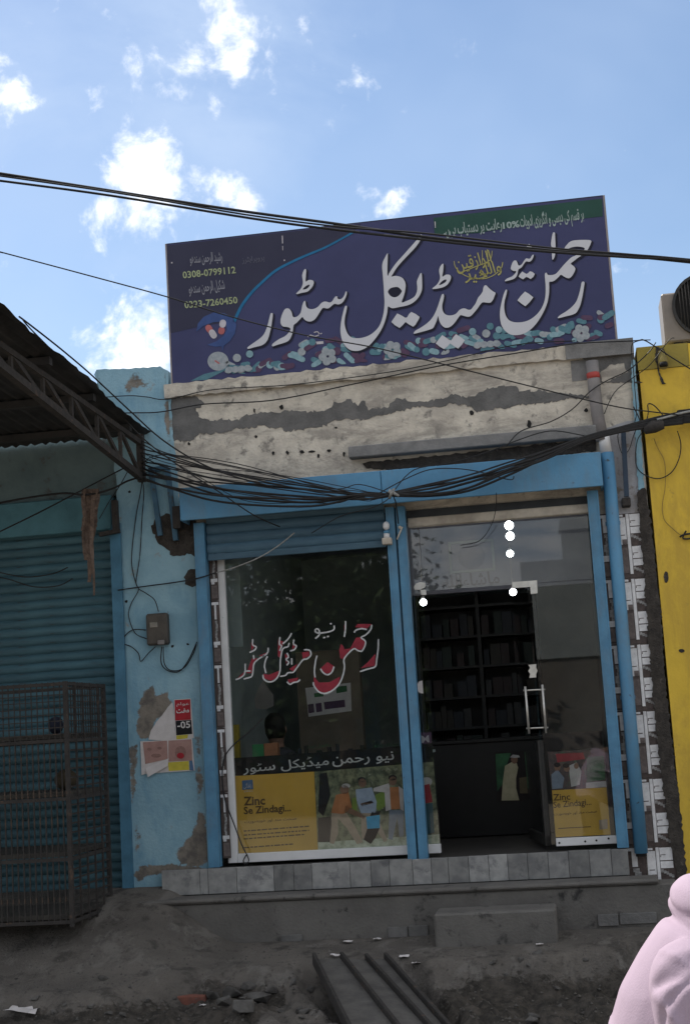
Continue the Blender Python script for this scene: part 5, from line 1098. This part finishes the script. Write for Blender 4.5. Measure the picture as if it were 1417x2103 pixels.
for k in range(7):
    x0 = 300+rr.uniform(-8, 60); y0 = 930+rr.uniform(-10, 40); x1 = 520+rr.uniform(-60, 260); y1 = 1010+rr.uniform(-30, 25); mx = (x0+x1)/2
    cable([(289, 950+rr.uniform(-30, 25), -.12), (x0+20, y0+rr.uniform(0, 14), -.24), (mx+rr.uniform(-40, 40), (y0+y1)/2+rr.uniform(-14, 34), -.34), (x1, y1, -.38), (x1+(803-x1)*.5, y1+(1014-y1)*.5+rr.uniform(-18, 16), -.40), (803, 1014, -.40)], rr.choice([.0026, .0032]), 'loose thin wire straying out of the cable tangle over the blue shutter box', gL)
cable([(1240,850,-.12),(1262,805,-.1),(1300,775,-.1),(1335,748,-.1),(1372,700,-.1),(1384,694,-.1)], .003, 'thin wire looping up over the yellow parapet past the spout pipe')
cable([(1298,880,-.12),(1306,850,-.09),(1303,800,-.08),(1300,760,-.08),(1296,712,-.08),(1310,700,-.08),(1335,698,-.09)], .0034, 'black wire running up the seam between plaster and yellow wall')
cable([(1270,886,-.16),(1268,900,-.1),(1276,930,-.06),(1290,925,-.06),(1300,896,-.1),(1306,880,-.15)], .003, 'short slack wire under the cable bundle beside the upright bar')
# left cables over the closed shop
cable([(-40,1042,-.5),(0,1033,-.5),(60,1022,-.45),(130,1013,-.4),(180,1016,-.35),(230,1004,-.3),(262,988,-.25),(290,980,-.2)], .007, 'thick black cable running along the teal shop to the awning bracket')
cable([(-40,1112,-.5),(0,1092,-.5),(70,1058,-.45),(140,1022,-.4),(200,990,-.3),(258,960,-.2)], .0052, 'black cable slanting up across the teal shutter cover to the awning foot')
cable([(205,1065,-.2),(225,1030,-.2),(245,1000,-.2),(262,970,-.2)], .0036, 'short dark wire hanging from the awning foot beside the iron stub')
cable([(-30,1168,-.06),(20,1180,-.07),(60,1185,-.1),(110,1178,-.08),(140,1165,-.06)], .0042, 'black wire drooping over the upper slats of the closed shutter', 'wires drooping over the closed shutter')
cable([(-30,1180,-.06),(20,1190,-.07),(70,1205,-.1),(120,1203,-.08),(150,1188,-.06)], .0042, 'lower black wire drooping over the upper slats of the closed shutter', 'wires drooping over the closed shutter')
cable([(243,1212,-.04),(300,1204,-.05),(360,1196,-.05),(405,1188,-.13),(445,1176,-.14)], .0045, 'dark wire tacked across the pale blue pillar below the broken plaster')
cable([(445,1176,-.14),(480,1166,-.15),(530,1146,-.16),(570,1122,-.16),(605,1094,-.16)], .0046, 'pale grey cable curving up over the window to the lowered shutter', mat=m_cablegrey)
cable([(290,978,-.10),(291,1000,-.04),(280,1060,-.03),(272,1130,-.03),(272,1165,-.03),(283,1205,-.03),(300,1218,-.04),(318,1232,-.05),(326,1256,-.05)], .0036, 'thin wire coming down the pillar into the top of the meter')
cable([(291,980,-.10),(296,1010,-.035),(292,1070,-.03),(288,1140,-.03),(280,1195,-.03),(285,1212,-.04),(270,1240,-.03),(265,1265,-.03),(278,1300,-.03),(302,1312,-.05)], .0036, 'thin wire coming down the pillar and bowing out left of the meter')
cable([(300,1294,-.04),(275,1293,-.03),(258,1305,-.03),(251,1320,-.03),(270,1328,-.03),(285,1342,-.03),(290,1358,-.03),(305,1342,-.04),(320,1328,-.05)], .0036, 'black wire looping round the left side of the meter')
cable([(333,1328,-.06),(331,1355,-.05),(336,1370,-.04),(350,1379,-.04),(370,1378,-.04),(388,1355,-.04),(405,1318,-.03)], .0042, 'outer black wire hanging in a loop below the meter', 'wires looping below the meter')
cable([(336,1328,-.06),(338,1362,-.05),(352,1377,-.035),(378,1372,-.035),(396,1345,-.03),(404,1322,-.03)], .0036, 'inner black wire hanging in a loop below the meter', 'wires looping below the meter')
cable([(540,1475,.04),(515,1500,.03),(480,1530,.0),(462,1555,-.02),(457,1590,-.02),(462,1640,-.02),(480,1690,-.02),(497,1735,-.02),(508,1757,-.02),(511,1768,-.025),(505,1775,-.03),(500,1768,-.02),(506,1756,-.015)], .0045, 'black cord hanging down the white window frame and curled at its end')
cable([(1322,885,-.1),(1308,905,-.06),(1305,950,-.05),(1318,972,-.05),(1350,983,-.05),(1378,970,-.05),(1394,940,-.05),(1397,910,-.06),(1390,885,-.1)], .0036, 'black wire hanging in a round loop on the yellow wall')
cable([(1342,900,-.1),(1350,920,-.05),(1364,950,-.045),(1365,1000,-.045),(1359,1040,-.045),(1364,1068,-.045),(1380,1085,-.045),(1398,1100,-.045)], .0024, 'thin yellowed wire trailing down the yellow wall', mat=mk('ochre flex', (.24, .17, .05), None, 20, .7, 0))
cable([(1300,835,-.1),(1312,860,-.1),(1320,885,-.1),(1330,850,-.1),(1330,830,-.08),(1345,835,-.08),(1370,865,-.1)], .0042, 'black wire kinked above the cable joint on the yellow wall')
cable([(1395,1103,-.05),(1404,1098,-.05),(1425,1096,-.05),(1425,1104,-.05),(1402,1106,-.05),(1408,1090,-.05)], .006, 'knotted black wire end at the right edge of the yellow wall')
j = MB(); j.tube([at(1322,884,-.17), at(1342,876,-.17), at(1362,872,-.17)], [.03, .045, .03], 10); j.build('cable_joint', m_rust, label='fat taped cable joint hanging on the yellow wall', cat='cable joint')
cable([(1348,862,-.16),(1375,855,-.16),(1400,848,-.16),(1450,838,-.16)], .008, 'pale grey cable above the fat joint on the yellow wall', mat=m_cablegrey)

# ------------------------------------------------------------------ posters on the pillar
YP = -.020
wp = thing('wall_poster', 'torn red and black paper poster with number 05 on the pale blue pillar', 'poster', at(375, 1500, YP))
C7 = dict(C=c7)
pr([[(1040,165),(1142,158),(1160,395),(1050,410)]], i_paper, wp, 'paper', Y=YP, **C7)
pr([[(1045,168),(1138,163),(1142,285),(1048,290)]], i_redp, wp, 'red_block', Y=YP-.002, **C7)
pr([[(1050,292),(1144,287),(1150,370),(1055,378)]], i_black, wp, 'black_block', Y=YP-.002, **C7)
pr([[(1055,380),(1125,374),(1122,396),(1056,404)]], i_byel, wp, 'yellow_block', Y=YP-.002, **C7)
mb = MB(); text2(mb, '-05', c7([(1062,338)])[0], c7([(1140,332)])[0], 14, onY(YP-.004), bold=.02); text2(mb, 'مفت', c7([(1056,246)])[0], c7([(1132,240)])[0], 9, onY(YP-.004), arabic=True, bold=.03); text2(mb, 'عوام', c7([(1056,200)])[0], c7([(1132,196)])[0], 6, onY(YP-.004), arabic=True); mb.build('poster_text', i_paper, wp)
mb = MB(); slab2(mb, jag(c7([(1030,180),(1040,230),(1050,408),(890,405),(905,350),(935,300),(980,245)]), .6, 6, 5), -.024, -.019); mb.build('torn_paper', i_paper, label='torn white paper scrap left of the red poster on the pillar', cat='paper')
w2 = thing('wall_poster', 'torn poster with two close up faces and yellow strip on the pale blue pillar', 'poster', at(345, 1560, YP))
pr([[(840,415),(1150,398),(1165,590),(985,600),(870,610),(848,615)]], i_paper, w2, 'paper', Y=YP-.006, **C7)
pr([[(855,420),(1000,410),(1005,520),(870,550)]], i_baby, w2, 'face_print', Y=YP-.008, **C7)
pr([[(1008,410),(1145,402),(1150,530),(1008,535)]], i_baby, w2, 'face_print', Y=YP-.008, **C7)
pr([circ(895,462,14,10,9), circ(955,455,14,10,9), circ(935,500,30,12,12)], i_mouth, w2, 'features', Y=YP-.010, **C7)
pr([circ(1080,480,34,14,38)], i_mouth, w2, 'open_mouth', Y=YP-.010, **C7); pr([circ(1080,500,22,12,18)], i_redp, w2, 'tongue', Y=YP-.012, **C7)
pr([[(1005,540),(1130,532),(1132,585),(1010,592)]], i_byel, w2, 'yellow_strip', Y=YP-.008, **C7); pr([[(1132,530),(1150,528),(1160,590),(1134,588)]], i_bluel, w2, 'blue_strip', Y=YP-.008, **C7)
mb = MB(); q = c7([(870,575),(1010,515),(1005,560),(885,628)]); P_ = [at(x, y, -.045 if i in (2, 3) else -.032) for i, (x, y) in enumerate(q)]; mb.quad(*P_[::-1]); mb.build('curled_corner', i_paper, w2)

# ------------------------------------------------------------------ steps, ramp, cage, rubble
sb2 = MB(); a = at(893, 1943, -.72); zt_ = at(1000, 1872, -.55).z
st = [(893,1880,1143,1862), (893,1943,1143,1935)]
xA = at(893, 1915, -.68).x; xB = at(1143, 1900, -.68).x
sb2.box(xA, xB, -.70, -.377, -.60, at(1000, 1873, -.70).z); sb2.build('step_block', m_concrete, label='plain cement step block set against the shop plinth', cat='step', bevel=.012)
rp = thing('ramp', 'dark cement ramp with upright steel ribs leading up to the shop platform', 'ramp', (0, -2, -.9))
rib_t = [(645,1958),(702,1956),(753,1959),(792,1957)]; rib_b = [(718,2103),(819,2103),(885,2103),(923,2103)]
YT, YBm = -1.0, -2.2
def rpt(k, t):  # t along the slope, 0 top .. 1 at the frame foot, beyond continues
    a = at(*rib_t[k], YT); b = at(*rib_b[k], YBm); return a.lerp(b, t)
m_ramp = mk('worn cement ramp', (.115, .108, .10), (.075, .071, .067), 7, .9, .3, 60)
for k in range(3):
    mb = MB(); a0, a1, b0, b1 = rpt(k, 0), rpt(k+1, 0), rpt(k, 1.9), rpt(k+1, 1.9); dz = Vector((0, 0, -.035)); th = Vector((0, 0, -.05))
    mb.add([a0+dz, a1+dz, b1+dz, b0+dz, a0+dz+th, a1+dz+th, b1+dz+th, b0+dz+th], [(0, 3, 2, 1), (4, 5, 6, 7), (0, 1, 5, 4), (1, 2, 6, 5), (2, 3, 7, 6), (3, 0, 4, 7)]); mb.build('channel_plate', m_ramp, rp)
for k in range(4):
    mb = MB(); a, b = rpt(k, -.01), rpt(k, 1.9); mb.bar(a-Vector((0, 0, .035)), b-Vector((0, 0, .035)), .022, .075); mb.build('rib', m_rust, rp, bevel=.003)
# iron cage
fr0 = at(150, 1903, -1.0); ft = at(134, 1399, -1.0); cxr = fr0.x; czb = fr0.z; czt = ft.z; cw = 1.05; yb = -.22
cg = thing('iron_cage', 'rusty iron bar cage with wire mesh top standing before the closed teal shutter', 'cage', (cxr-cw/2, -.6, czb))
def ir(name, a, b, w=.022): mb = MB(); mb.bar(a, b, w, w); return mb.build(name, m_rust, cg)
for x in (cxr, cxr-cw):
    for y in (-1.0, yb): ir('corner_post', (x, y, czb), (x, y, czt), .027)
tiers = [czb+.03, czb+(czt-czb)*.27, czb+(czt-czb)*.515, czb+(czt-czb)*.755, czt-.015]
for z in tiers:
    ir('cross_rail', (cxr-cw, -1.0, z), (cxr, -1.0, z)); ir('cross_rail', (cxr, -1.0, z), (cxr, yb, z)); ir('cross_rail', (cxr-cw, yb, z), (cxr, yb, z)); ir('cross_rail', (cxr-cw, -1.0, z), (cxr-cw, yb, z))
m_tray = mk('grimy tray', (.075, .07, .06), (.045, .042, .038), 14, .9, .3, 50)
for z in tiers[:4]: mb = MB(); mb.box(cxr-cw+.02, cxr-.02, -.98, yb-.02, z+.016, z+.045); mb.build('tray', m_tray, cg)
n = int(cw/.038)
for k in range(1, n):
    x = cxr-cw*k/n
    if k == 1: b0 = MB().bar((x, -1.0, czb+.02), (x, -1.0, tiers[3]), .008, .008).build('bar', m_rust, cg); bx = x
    else: inst(b0, 'bar', cg, (x-bx, 0, 0))
zlist = [czb+.06+k*.058 for k in range(int((tiers[3]-czb)/.058))]
for k, z in enumerate(zlist):
    if k == 0: s0_ = MB().bar((cxr, -1.0, z), (cxr, yb, z), .010, .010).build('side_bar', m_rust, cg)
    else: inst(s0_, 'side_bar', cg, (0, 0, z-zlist[0]))
for k in range(1, 5): y = -1.0+(yb+1.0)*k/5; ir('side_upright', (cxr+.008, y, czb), (cxr+.008, y, czt), .012)
for k in range(1, n):
    if k == 1: m0 = MB().bar((bx, -1.0, tiers[3]), (bx, -1.0, czt), .006, .006).build('mesh_wire', m_rust, cg)
    else: inst(m0, 'mesh_wire', cg, (-cw*(k-1)/n, 0, 0))
for k in range(1, 9): z = tiers[3]+(czt-tiers[3])*k/9; MB().bar((cxr-cw, -1.004, z), (cxr, -1.004, z), .006, .006).build('mesh_wire', m_rust, cg); MB().bar((cxr+.004, -1.0, z), (cxr+.004, yb, z), .006, .006).build('mesh_wire', m_rust, cg)
for k in range(1, 16): y = -1.0+(yb+1.0)*k/16; MB().bar((cxr, y, tiers[3]), (cxr, y, czt), .006, .006).build('mesh_wire', m_rust, cg)
for (dx, z, w_, h_, cc, lab) in ((-.12, tiers[2], .16, .14, (.05, .04, .025), 'ochre bundle on a tray inside the iron cage'), (-.75, tiers[3], .22, .13, (.02, .06, .045), 'green bundle on the top tray inside the iron cage'), (-.18, tiers[3], .10, .12, (.022, .026, .045), 'dark blue bundle on the top tray inside the iron cage')):
    mb = MB(); mb.sphere((cxr+dx, -.7, z+.045+h_/2), h_/2, 0, 10, 7, w_/h_, 1.2, 1); mb.build('bundle', mk(lab[:9], cc, None, 20, .95, .3), label=lab, cat='bundle')
# grit and crumbs strewn over the ground
mb = MB(); rr = random.Random(55)
for q in range(5200):
    x = rr.uniform(-3.4, 2.4); y = rr.uniform(-2.9, -.45); r_ = rr.uniform(.003, .012)*(1.4 if rr.random() < .1 else 1)
    z_ = gz(x, y)
    if abs(x) < .4 and rr.random() < .4: continue
    P_ = [Vector((x+r_*rr.uniform(.5, 1.3)*math.cos(a), y+r_*rr.uniform(.5, 1.3)*math.sin(a), z_-.002)) for a in (0, 1.26, 2.5, 3.8, 5.0)]
    mb.add(P_+[Vector((x+r_*rr.uniform(-.3, .3), y, z_+r_*rr.uniform(.5, 1.0)))], [(k, (k+1) % 5, 5) for k in range(5)])
mb.build('grit', m_grit, kind='stuff')
# rubble along the broken edge
def rock(c, s, seed, mat, label, group, name='stone', flat=.6):
    rr = random.Random(seed); bm = bmesh.new(); ax = (rr.uniform(.8, 1.3), rr.uniform(.7, 1.1), rr.uniform(.45, .75))
    for q in range(20):
        v = Vector((rr.uniform(-1, 1), rr.uniform(-1, 1), rr.uniform(-1, 1)))
        if v.length > 1.15: v = v.normalized()*1.15
        v *= (.8/max(.5, max(abs(c_) for c_ in v)))**.7
        bm.verts.new((v.x*ax[0]*s, v.y*ax[1]*s, v.z*ax[2]*s))
    bmesh.ops.convex_hull(bm, input=bm.verts[:])
    bmesh.ops.delete(bm, geom=[v for v in bm.verts if not v.link_faces], context='VERTS')
    bmesh.ops.bevel(bm, geom=bm.edges[:], offset=s*.06, segments=1, affect='EDGES', clamp_overlap=True)
    me = bpy.data.meshes.new(name); bm.to_mesh(me); bm.free(); me.materials.append(mat)
    o = bpy.data.objects.new(name, me); COL.objects.link(o); o.location = c; o.rotation_euler = (rr.uniform(-.3, .3), rr.uniform(-.3, .3), rr.uniform(0, 6)); return setp(o, label, 'stone', group)
def onground(px_, py_):
    d = ray(px_, py_); t = .5
    for k in range(4000):
        p = CAM+d*(5+k*.003)
        if p.z < gz(p.x, p.y): return p
    return CAM+d*9
for k, (a, b, s) in enumerate([(482,2042,.075),(512,2030,.06),(535,2052,.085),(462,2062,.06),(556,2035,.05),(500,2070,.065),(440,2048,.05)]):
    p = onground(a, b); rock(p+Vector((0, 0, s*.15)), s, k, m_stone, ['squarish stone in the broken pavement edge', 'pale flat stone topping the heap at the pavement edge', 'largest stone of the heap left of the ramp', 'low stone left in the heap at the pavement edge', 'small stone at the heap end nearest the ramp', 'front stone of the heap at the pavement edge', 'stone beside the red brick at the pavement edge'][k], 'stones heaped at the broken pavement edge')
rr = random.Random(77)
for k in range(46):
    a = rr.uniform(0, 1300); b = rr.uniform(2010, 2100) if a < 900 else rr.uniform(1955, 2100)
    if 640 < a < 930: continue
    p = onground(a, b); s = rr.uniform(.012, .038); rock(p+Vector((0, 0, s*.1)), s, 100+k, m_stone, 'small loose stone lying in the dirt below the broken pavement edge', 'loose stones in the dirt')
p = onground(392, 2050); mb = MB(); mb.box(p.x-.11, p.x+.11, p.y-.05, p.y+.06, p.z-.05, p.z+.022); mb.build('brick', m_brick, label='old red brick half buried in the broken pavement edge', cat='brick', bevel=.008)
for k, (a, b, w_, lab) in enumerate(((715,1938,.03,'white paper scrap on the platform behind the ramp top'),(775,1932,.025,'white paper scrap on the platform between ramp and step block'),(690,1966,.035,'white paper scrap lying on the ramp top'),(1108,1943,.022,'white paper scrap right of the step block'),(830,1968,.03,'torn paper bit beside the last ramp rib'),(855,1982,.028,'torn paper bit in the dirt right of the ramp'),(50,2082,.10,'pale crumpled paper in the dirt at the lower left corner'),(417,2068,.02,'tiny white litter beside the stones'))):
    p = onground(a, b); mb = MB(); rr = random.Random(k); n = 4
    V = [Vector((p.x+w_*(i/n-.5)*2*1.0, p.y+w_*(j_/n-.5)*1.6, p.z+.010+rr.uniform(0, w_*.35))) for j_ in range(n+1) for i in range(n+1)]
    mb.add(V, [(j_*(n+1)+i, j_*(n+1)+i+1, (j_+1)*(n+1)+i+1, (j_+1)*(n+1)+i) for j_ in range(n) for i in range(n)]); mb.build('litter', i_paper, label=lab, cat='litter')

# ------------------------------------------------------------------ the person at the right edge
YPn = -7.05
def pz(a, b, dy=0): return at(a, b, YPn+dy)
per = thing('person', 'person in a pale pink hoodie leaning forward at the lower right corner', 'person', (pz(1400, 2000).x, YPn, -.9))
neck = pz(1528, 1862); hip = pz(1350, 2390); 
m_hood = mk('pale pink fleece', (.335, .262, .325), (.31, .243, .30), 5, .95, .12, 220, spec=.12)
spine = neck-hip
def ringloft(mb, rings, n=28):
    b = len(mb.v)
    for (c, ax, ay, rx, ry) in rings:
        for k in range(n): a = 2*math.pi*k/n; mb.v.append(c+ax*(rx*math.cos(a))+ay*(ry*math.sin(a)))
    for i in range(len(rings)-1):
        for k in range(n): mb.f.append([b+i*n+k, b+i*n+(k+1) % n, b+(i+1)*n+(k+1) % n, b+(i+1)*n+k]); mb.m.append(0); mb.sm.append(True)
    mb.f.append([b+k for k in range(n)][::-1]); mb.f.append([b+(len(rings)-1)*n+k for k in range(n)]); mb.m += [0, 0]; mb.sm += [True, True]
sp = spine.normalized(); side = Vector((0, 1, 0)); fwd = side.cross(sp).normalized()
if fwd.x < 0: fwd = -fwd
mb = MB(); Ls = spine.length
ringloft(mb, [(hip+sp*(Ls*t)+fwd*o, fwd, side, rx, ry) for t, o, rx, ry in ((-.06,0,.14,.18),(.05,.0,.165,.19),(.3,.0,.168,.19),(.55,-.01,.165,.18),(.70,-.012,.152,.18),(.82,-.010,.140,.18),(.91,-.012,.112,.165),(.98,.01,.065,.09),(1.02,.015,.06,.07))])
sh_n = hip+sp*(Ls*.85)+Vector((-.045, -.185, -.075))-fwd*.045
elb = sh_n+Vector((.012, -.05, -.30)); wr = elb+Vector((.17, .02, -.17))
def limb(mb, pts, rs, n=16):
    P = cat(pts, 5); Rr = [rs[min(int(i/5), len(rs)-1)]+(rs[min(int(i/5)+1, len(rs)-1)]-rs[min(int(i/5), len(rs)-1)])*((i % 5)/5) for i in range(len(P))]; mb.tube(P, Rr, n)
limb(mb, [sh_n+Vector((-.01, .05, .01)), sh_n, sh_n.lerp(elb, .5), elb, elb.lerp(wr, .5), wr], [.080, .092, .090, .084, .070, .044])
sh_f = hip+sp*(Ls*.86)+Vector((.02, .165, 0)); elf = sh_f+Vector((.16, .05, -.2)); wrf = elf+Vector((.2, -.02, -.08))
limb(mb, [sh_f+Vector((0, -.05, 0)), sh_f, sh_f.lerp(elf, .5), elf, elf.lerp(wrf, .5), wrf], [.075, .083, .073, .064, .058, .044])
# folded hood behind the neck
hcn = hip+sp*(Ls*.945)-fwd*.034
pts = []
for k in range(13):
    a = math.radians(60+240*k/12); pts.append(hcn+fwd*.03+fwd*(.085*math.cos(a))+side*(.115*math.sin(a))+sp*(.012+.01*math.cos(a)))
P = cat(pts, 3); mb.tube(P, [.025+.036*math.sin(math.pi*i/(len(P)-1))**.8 for i in range(len(P))], 12)
mb.sphere(hcn-fwd*.045-sp*.02, .060, 0, 14, 10, .9, 1.5, .9)
ho = mb.build('hoodie', m_hood, per)
rm = ho.modifiers.new('fuse', 'REMESH'); rm.mode = 'VOXEL'; rm.voxel_size = .0075; rm.use_smooth_shade = True
sm_ = ho.modifiers.new('smooth', 'SMOOTH'); sm_.factor = .6; sm_.iterations = 12
bpy.context.view_layer.update()
me2 = bpy.data.meshes.new_from_object(ho.evaluated_get(bpy.context.evaluated_depsgraph_get())); ho.modifiers.clear()
NO = [v.normal.copy() for v in me2.vertices]
def ridge(t): return (1-abs(math.sin(t)))**3
for v, nn_ in zip(me2.vertices, NO):
    p = v.co+WORLD[ho.name]-sh_n; wv = mnoise.noise(p*5.0); big = mnoise.noise(p*3.3+Vector((7, 1, 4)))
    m_ = max(0, min(1, .45+1.1*mnoise.noise(p*4.2+Vector((3, 9, 2)))))
    low_ = sst(.06, -.06, p.z); lat = sst(.03, -.10, p.x)
    d = .009*big+.026*m_*low_*ridge(34*(p.z+.5*p.x)+3.0*wv)*(.4+.6*(1-lat))+.009*m_*ridge(24*(p.z+.9*p.x)+3*wv)*(1-low_)
    seam = math.hypot(p.x-.03, p.z+.06)-.105      # sleeve seam
    d -= .006*math.exp(-(seam/.006)**2)*(1 if p.z > -.08 else 0)
    q_ = v.co+WORLD[ho.name]-(hcn-sp*.040); t_ = q_.dot(sp)
    if q_.length < .19: d -= .011*math.exp(-(t_/.008)**2)+.006*math.exp(-((t_-.030-.015*math.sin(q_.y*22))/.008)**2)
    v.co += nn_*d
ho.data = me2
for p_ in me2.polygons: p_.use_smooth = True
# body: head, neck, hands and legs as one surface
mb = MB(); hd = neck+sp*.02+Vector((.07, 0, .13))
ringloft(mb, [(neck-sp*.06, fwd, side, .055, .058), (neck+sp*.03+fwd*.02, fwd, side, .052, .054), (hd+Vector((-.005, 0, -.075)), Vector((1, 0, 0)), side, .068, .055), (hd+Vector((.005, 0, -.09)), Vector((1, 0, 0)), side, .08, .05), (hd+Vector((.008, 0, -.04)), Vector((1, 0, 0)), side, .095, .068), (hd+Vector((.004, 0, .01)), Vector((1, 0, 0)), side, .10, .075), (hd+Vector((-.004, 0, .06)), Vector((1, 0, 0)), side, .098, .076), (hd+Vector((-.01, 0, .10)), Vector((1, 0, 0)), side, .075, .06), (hd+Vector((-.012, 0, .122)), Vector((1, 0, 0)), side, .03, .025)])
mb.sphere(hd+Vector((.105, 0, -.015)), .017, 0, 8, 6, 1.2, .8, 1.3); mb.sphere(hd+Vector((.0, -.076, -.005)), .022, 0, 8, 6, .7, .35, 1.3); mb.sphere(hd+Vector((.0, .076, -.005)), .022, 0, 8, 6, .7, .35, 1.3); mb.sphere(hd+Vector((.098, 0, -.055)), .016, 0, 8, 6, .7, 1.4, .5)
for w_, e_ in ((wr, elb), (wrf, elf)):
    d = (w_-e_).normalized(); up_ = d.cross(side).normalized(); mb.tube([w_-d*.06, w_, w_+d*.04, w_+d*.09], [.03, .027, .036, .032], 10)
    for f_ in range(4):
        o = side*(.024-.016*f_); ln = (.062, .074, .068, .052)[f_]; p0 = w_+d*.08+o; mb.tube([p0, p0+d*ln*.5-up_*.006, p0+d*ln*.85-up_*.03], [.0095, .009, .007], 7)
    p0 = w_+d*.025+side*.03; mb.tube([p0, p0+side*.02+d*.03, p0+side*.022+d*.06], [.012, .011, .008], 7)
ft_ = -.9
for s_ in (-1, 1):
    hp = hip+Vector((0, s_*.09, -.02)); kn = Vector((hip.x+.06*(1 if s_ > 0 else -.3), YPn+s_*.095, -.43)); an = Vector((hip.x-.02+(.16 if s_ > 0 else -.12), YPn+s_*.095, ft_+.07))
    limb(mb, [hp, hp.lerp(kn, .5), kn, kn.lerp(an, .4), an], [.085, .075, .055, .055, .036]); mb.tube([an+Vector((-.03, 0, -.03)), an+Vector((.05, 0, -.045)), an+Vector((.15, 0, -.05))], [.035, .036, .02], 10)
mb.build('body', m_skin, per)
mb = MB()
for s_ in (-1, 1):
    hp = hip+Vector((0, s_*.09, .03)); kn = Vector((hip.x+.06*(1 if s_ > 0 else -.3), YPn+s_*.095, -.43)); an = Vector((hip.x-.02+(.16 if s_ > 0 else -.12), YPn+s_*.095, ft_+.09))
    limb(mb, [hp, hp.lerp(kn, .5), kn, kn.lerp(an, .4), an], [.11, .095, .075, .07, .06])
mb.build('trousers', mk('dark trousers', (.03, .035, .05), None, 9, .9, .2), per)
mb = MB(); ringloft(mb, [(hd+Vector((-.03, 0, -.06)), Vector((1, 0, 0)), side, .07, .07), (hd+Vector((-.02, 0, .0)), Vector((1, 0, 0)), side, .092, .082), (hd+Vector((-.014, 0, .06)), Vector((1, 0, 0)), side, .10, .084), (hd+Vector((-.014, 0, .105)), Vector((1, 0, 0)), side, .08, .066), (hd+Vector((-.014, 0, .132)), Vector((1, 0, 0)), side, .03, .025)]); mb.build('hair', m_hair, per)

# ------------------------------------------------------------------ across the road (mirrored in the glass)
m_leaf = mk('tree leaves', (.05, .075, .025), (.03, .05, .018), 8, .7, 0, rnd=.1); m_bark = mk('tree bark', (.09, .07, .05), None, 12, .95, .4)
for k, (x, y, h, lab) in enumerate(((-6.6, -23, 7.0, 'broad dark tree across the road, mirrored at the left end of the shop window'), (-3.9, -22, 7.6, 'tall dark tree across the road, mirrored in the middle of the shop window'))):
    t = thing('street_tree', lab, 'tree', (x, y, -.9)); rr = random.Random(30+k); mb = MB(); top = Vector((x+.3, y, h*.55))
    mb.tube(cat([(x, y, -.95), (x+.1, y, .6), (x+.2, y+.1, h*.3), top], 4), [.22-.012*i for i in range(13)], 10)
    ends = []
    for q in range(16):
        a = q*2.4; e = Vector((x+1.9*math.cos(a)*rr.uniform(.3, 1.1), y+1.9*math.sin(a)*rr.uniform(.3, 1.1), h*rr.uniform(.16, .85))); ends.append(e); s_ = Vector((x+.15, y+.05, h*rr.uniform(.1, .45))); mb.tube([s_, s_.lerp(e, .5)+Vector((0, 0, .2)), e], [.09, .06, .02], 6)
    mb.build('trunk', m_bark, t)
    mb = MB()
    for q in range(13000):
        c = rr.choice(ends)+Vector((rr.gauss(0, .62), rr.gauss(0, .62), rr.gauss(0, .52))); u = Vector((rr.uniform(-1, 1), rr.uniform(-1, 1), rr.uniform(-.5, .5))).normalized(); v = u.cross(Vector((rr.uniform(-1, 1), rr.uniform(-1, 1), rr.uniform(-1, 1)))).normalized(); s_ = rr.uniform(.06, .15)
        mb.add([c-u*s_, c+v*s_*.5, c+u*s_, c-v*s_*.5], [(0, 1, 2, 3)])
    mb.build('crown', m_leaf, t)
op = thing('roadside_shops', 'long row of low dull shops across the road, mirrored in the door glass', 'building', (0, -26, -.9))
m_far = mk('dull far wall', (.20, .175, .15), (.15, .13, .115), 1.2, .9, .1)
mb = MB(); mb.box(-16, 16, -32, -26, -.94, 3.9); mb.build('wall', m_far, op)
mb = MB(); mb.box(-16.2, 16.2, -26.6, -25.3, 3.902, 4.15); mb.build('roof_slab', m_cement, op)
for k in range(8):
    x = -14+k*3.9; mb = MB(); mb.box(x, x+2.6, -26.02, -25.99, -.9, 1.9); mb.build('shutter', m_teal, op)
tw = thing('house', 'pale upper storey house with a small spire across the road, mirrored in the side glass', 'house', (1.4, -25, -.9))
m_pale = mk('pale lime wash', (.36, .38, .37), (.28, .30, .30), 1.5, .9, .1)
mb = MB(); mb.box(.2, 3.4, -25.2, -24.2, 2.3, 4.6); mb.build('upper_wall', m_pale, tw)
mb = MB(); mb.box(.2, 3.4, -25.2, -24.25, -.94, 2.298); mb.build('lower_wall', m_far, tw)
mb = MB(); mb.box(1.2, 1.9, -25.0, -24.4, 4.602, 5.3); mb.add([(1.15, -24.35, 5.302), (1.95, -24.35, 5.302), (1.95, -25.05, 5.302), (1.15, -25.05, 5.302), (1.55, -24.7, 6.9)], [(0, 1, 4), (1, 2, 4), (2, 3, 4), (3, 0, 4), (0, 3, 2, 1)]); mb.build('spire', m_pale, tw)
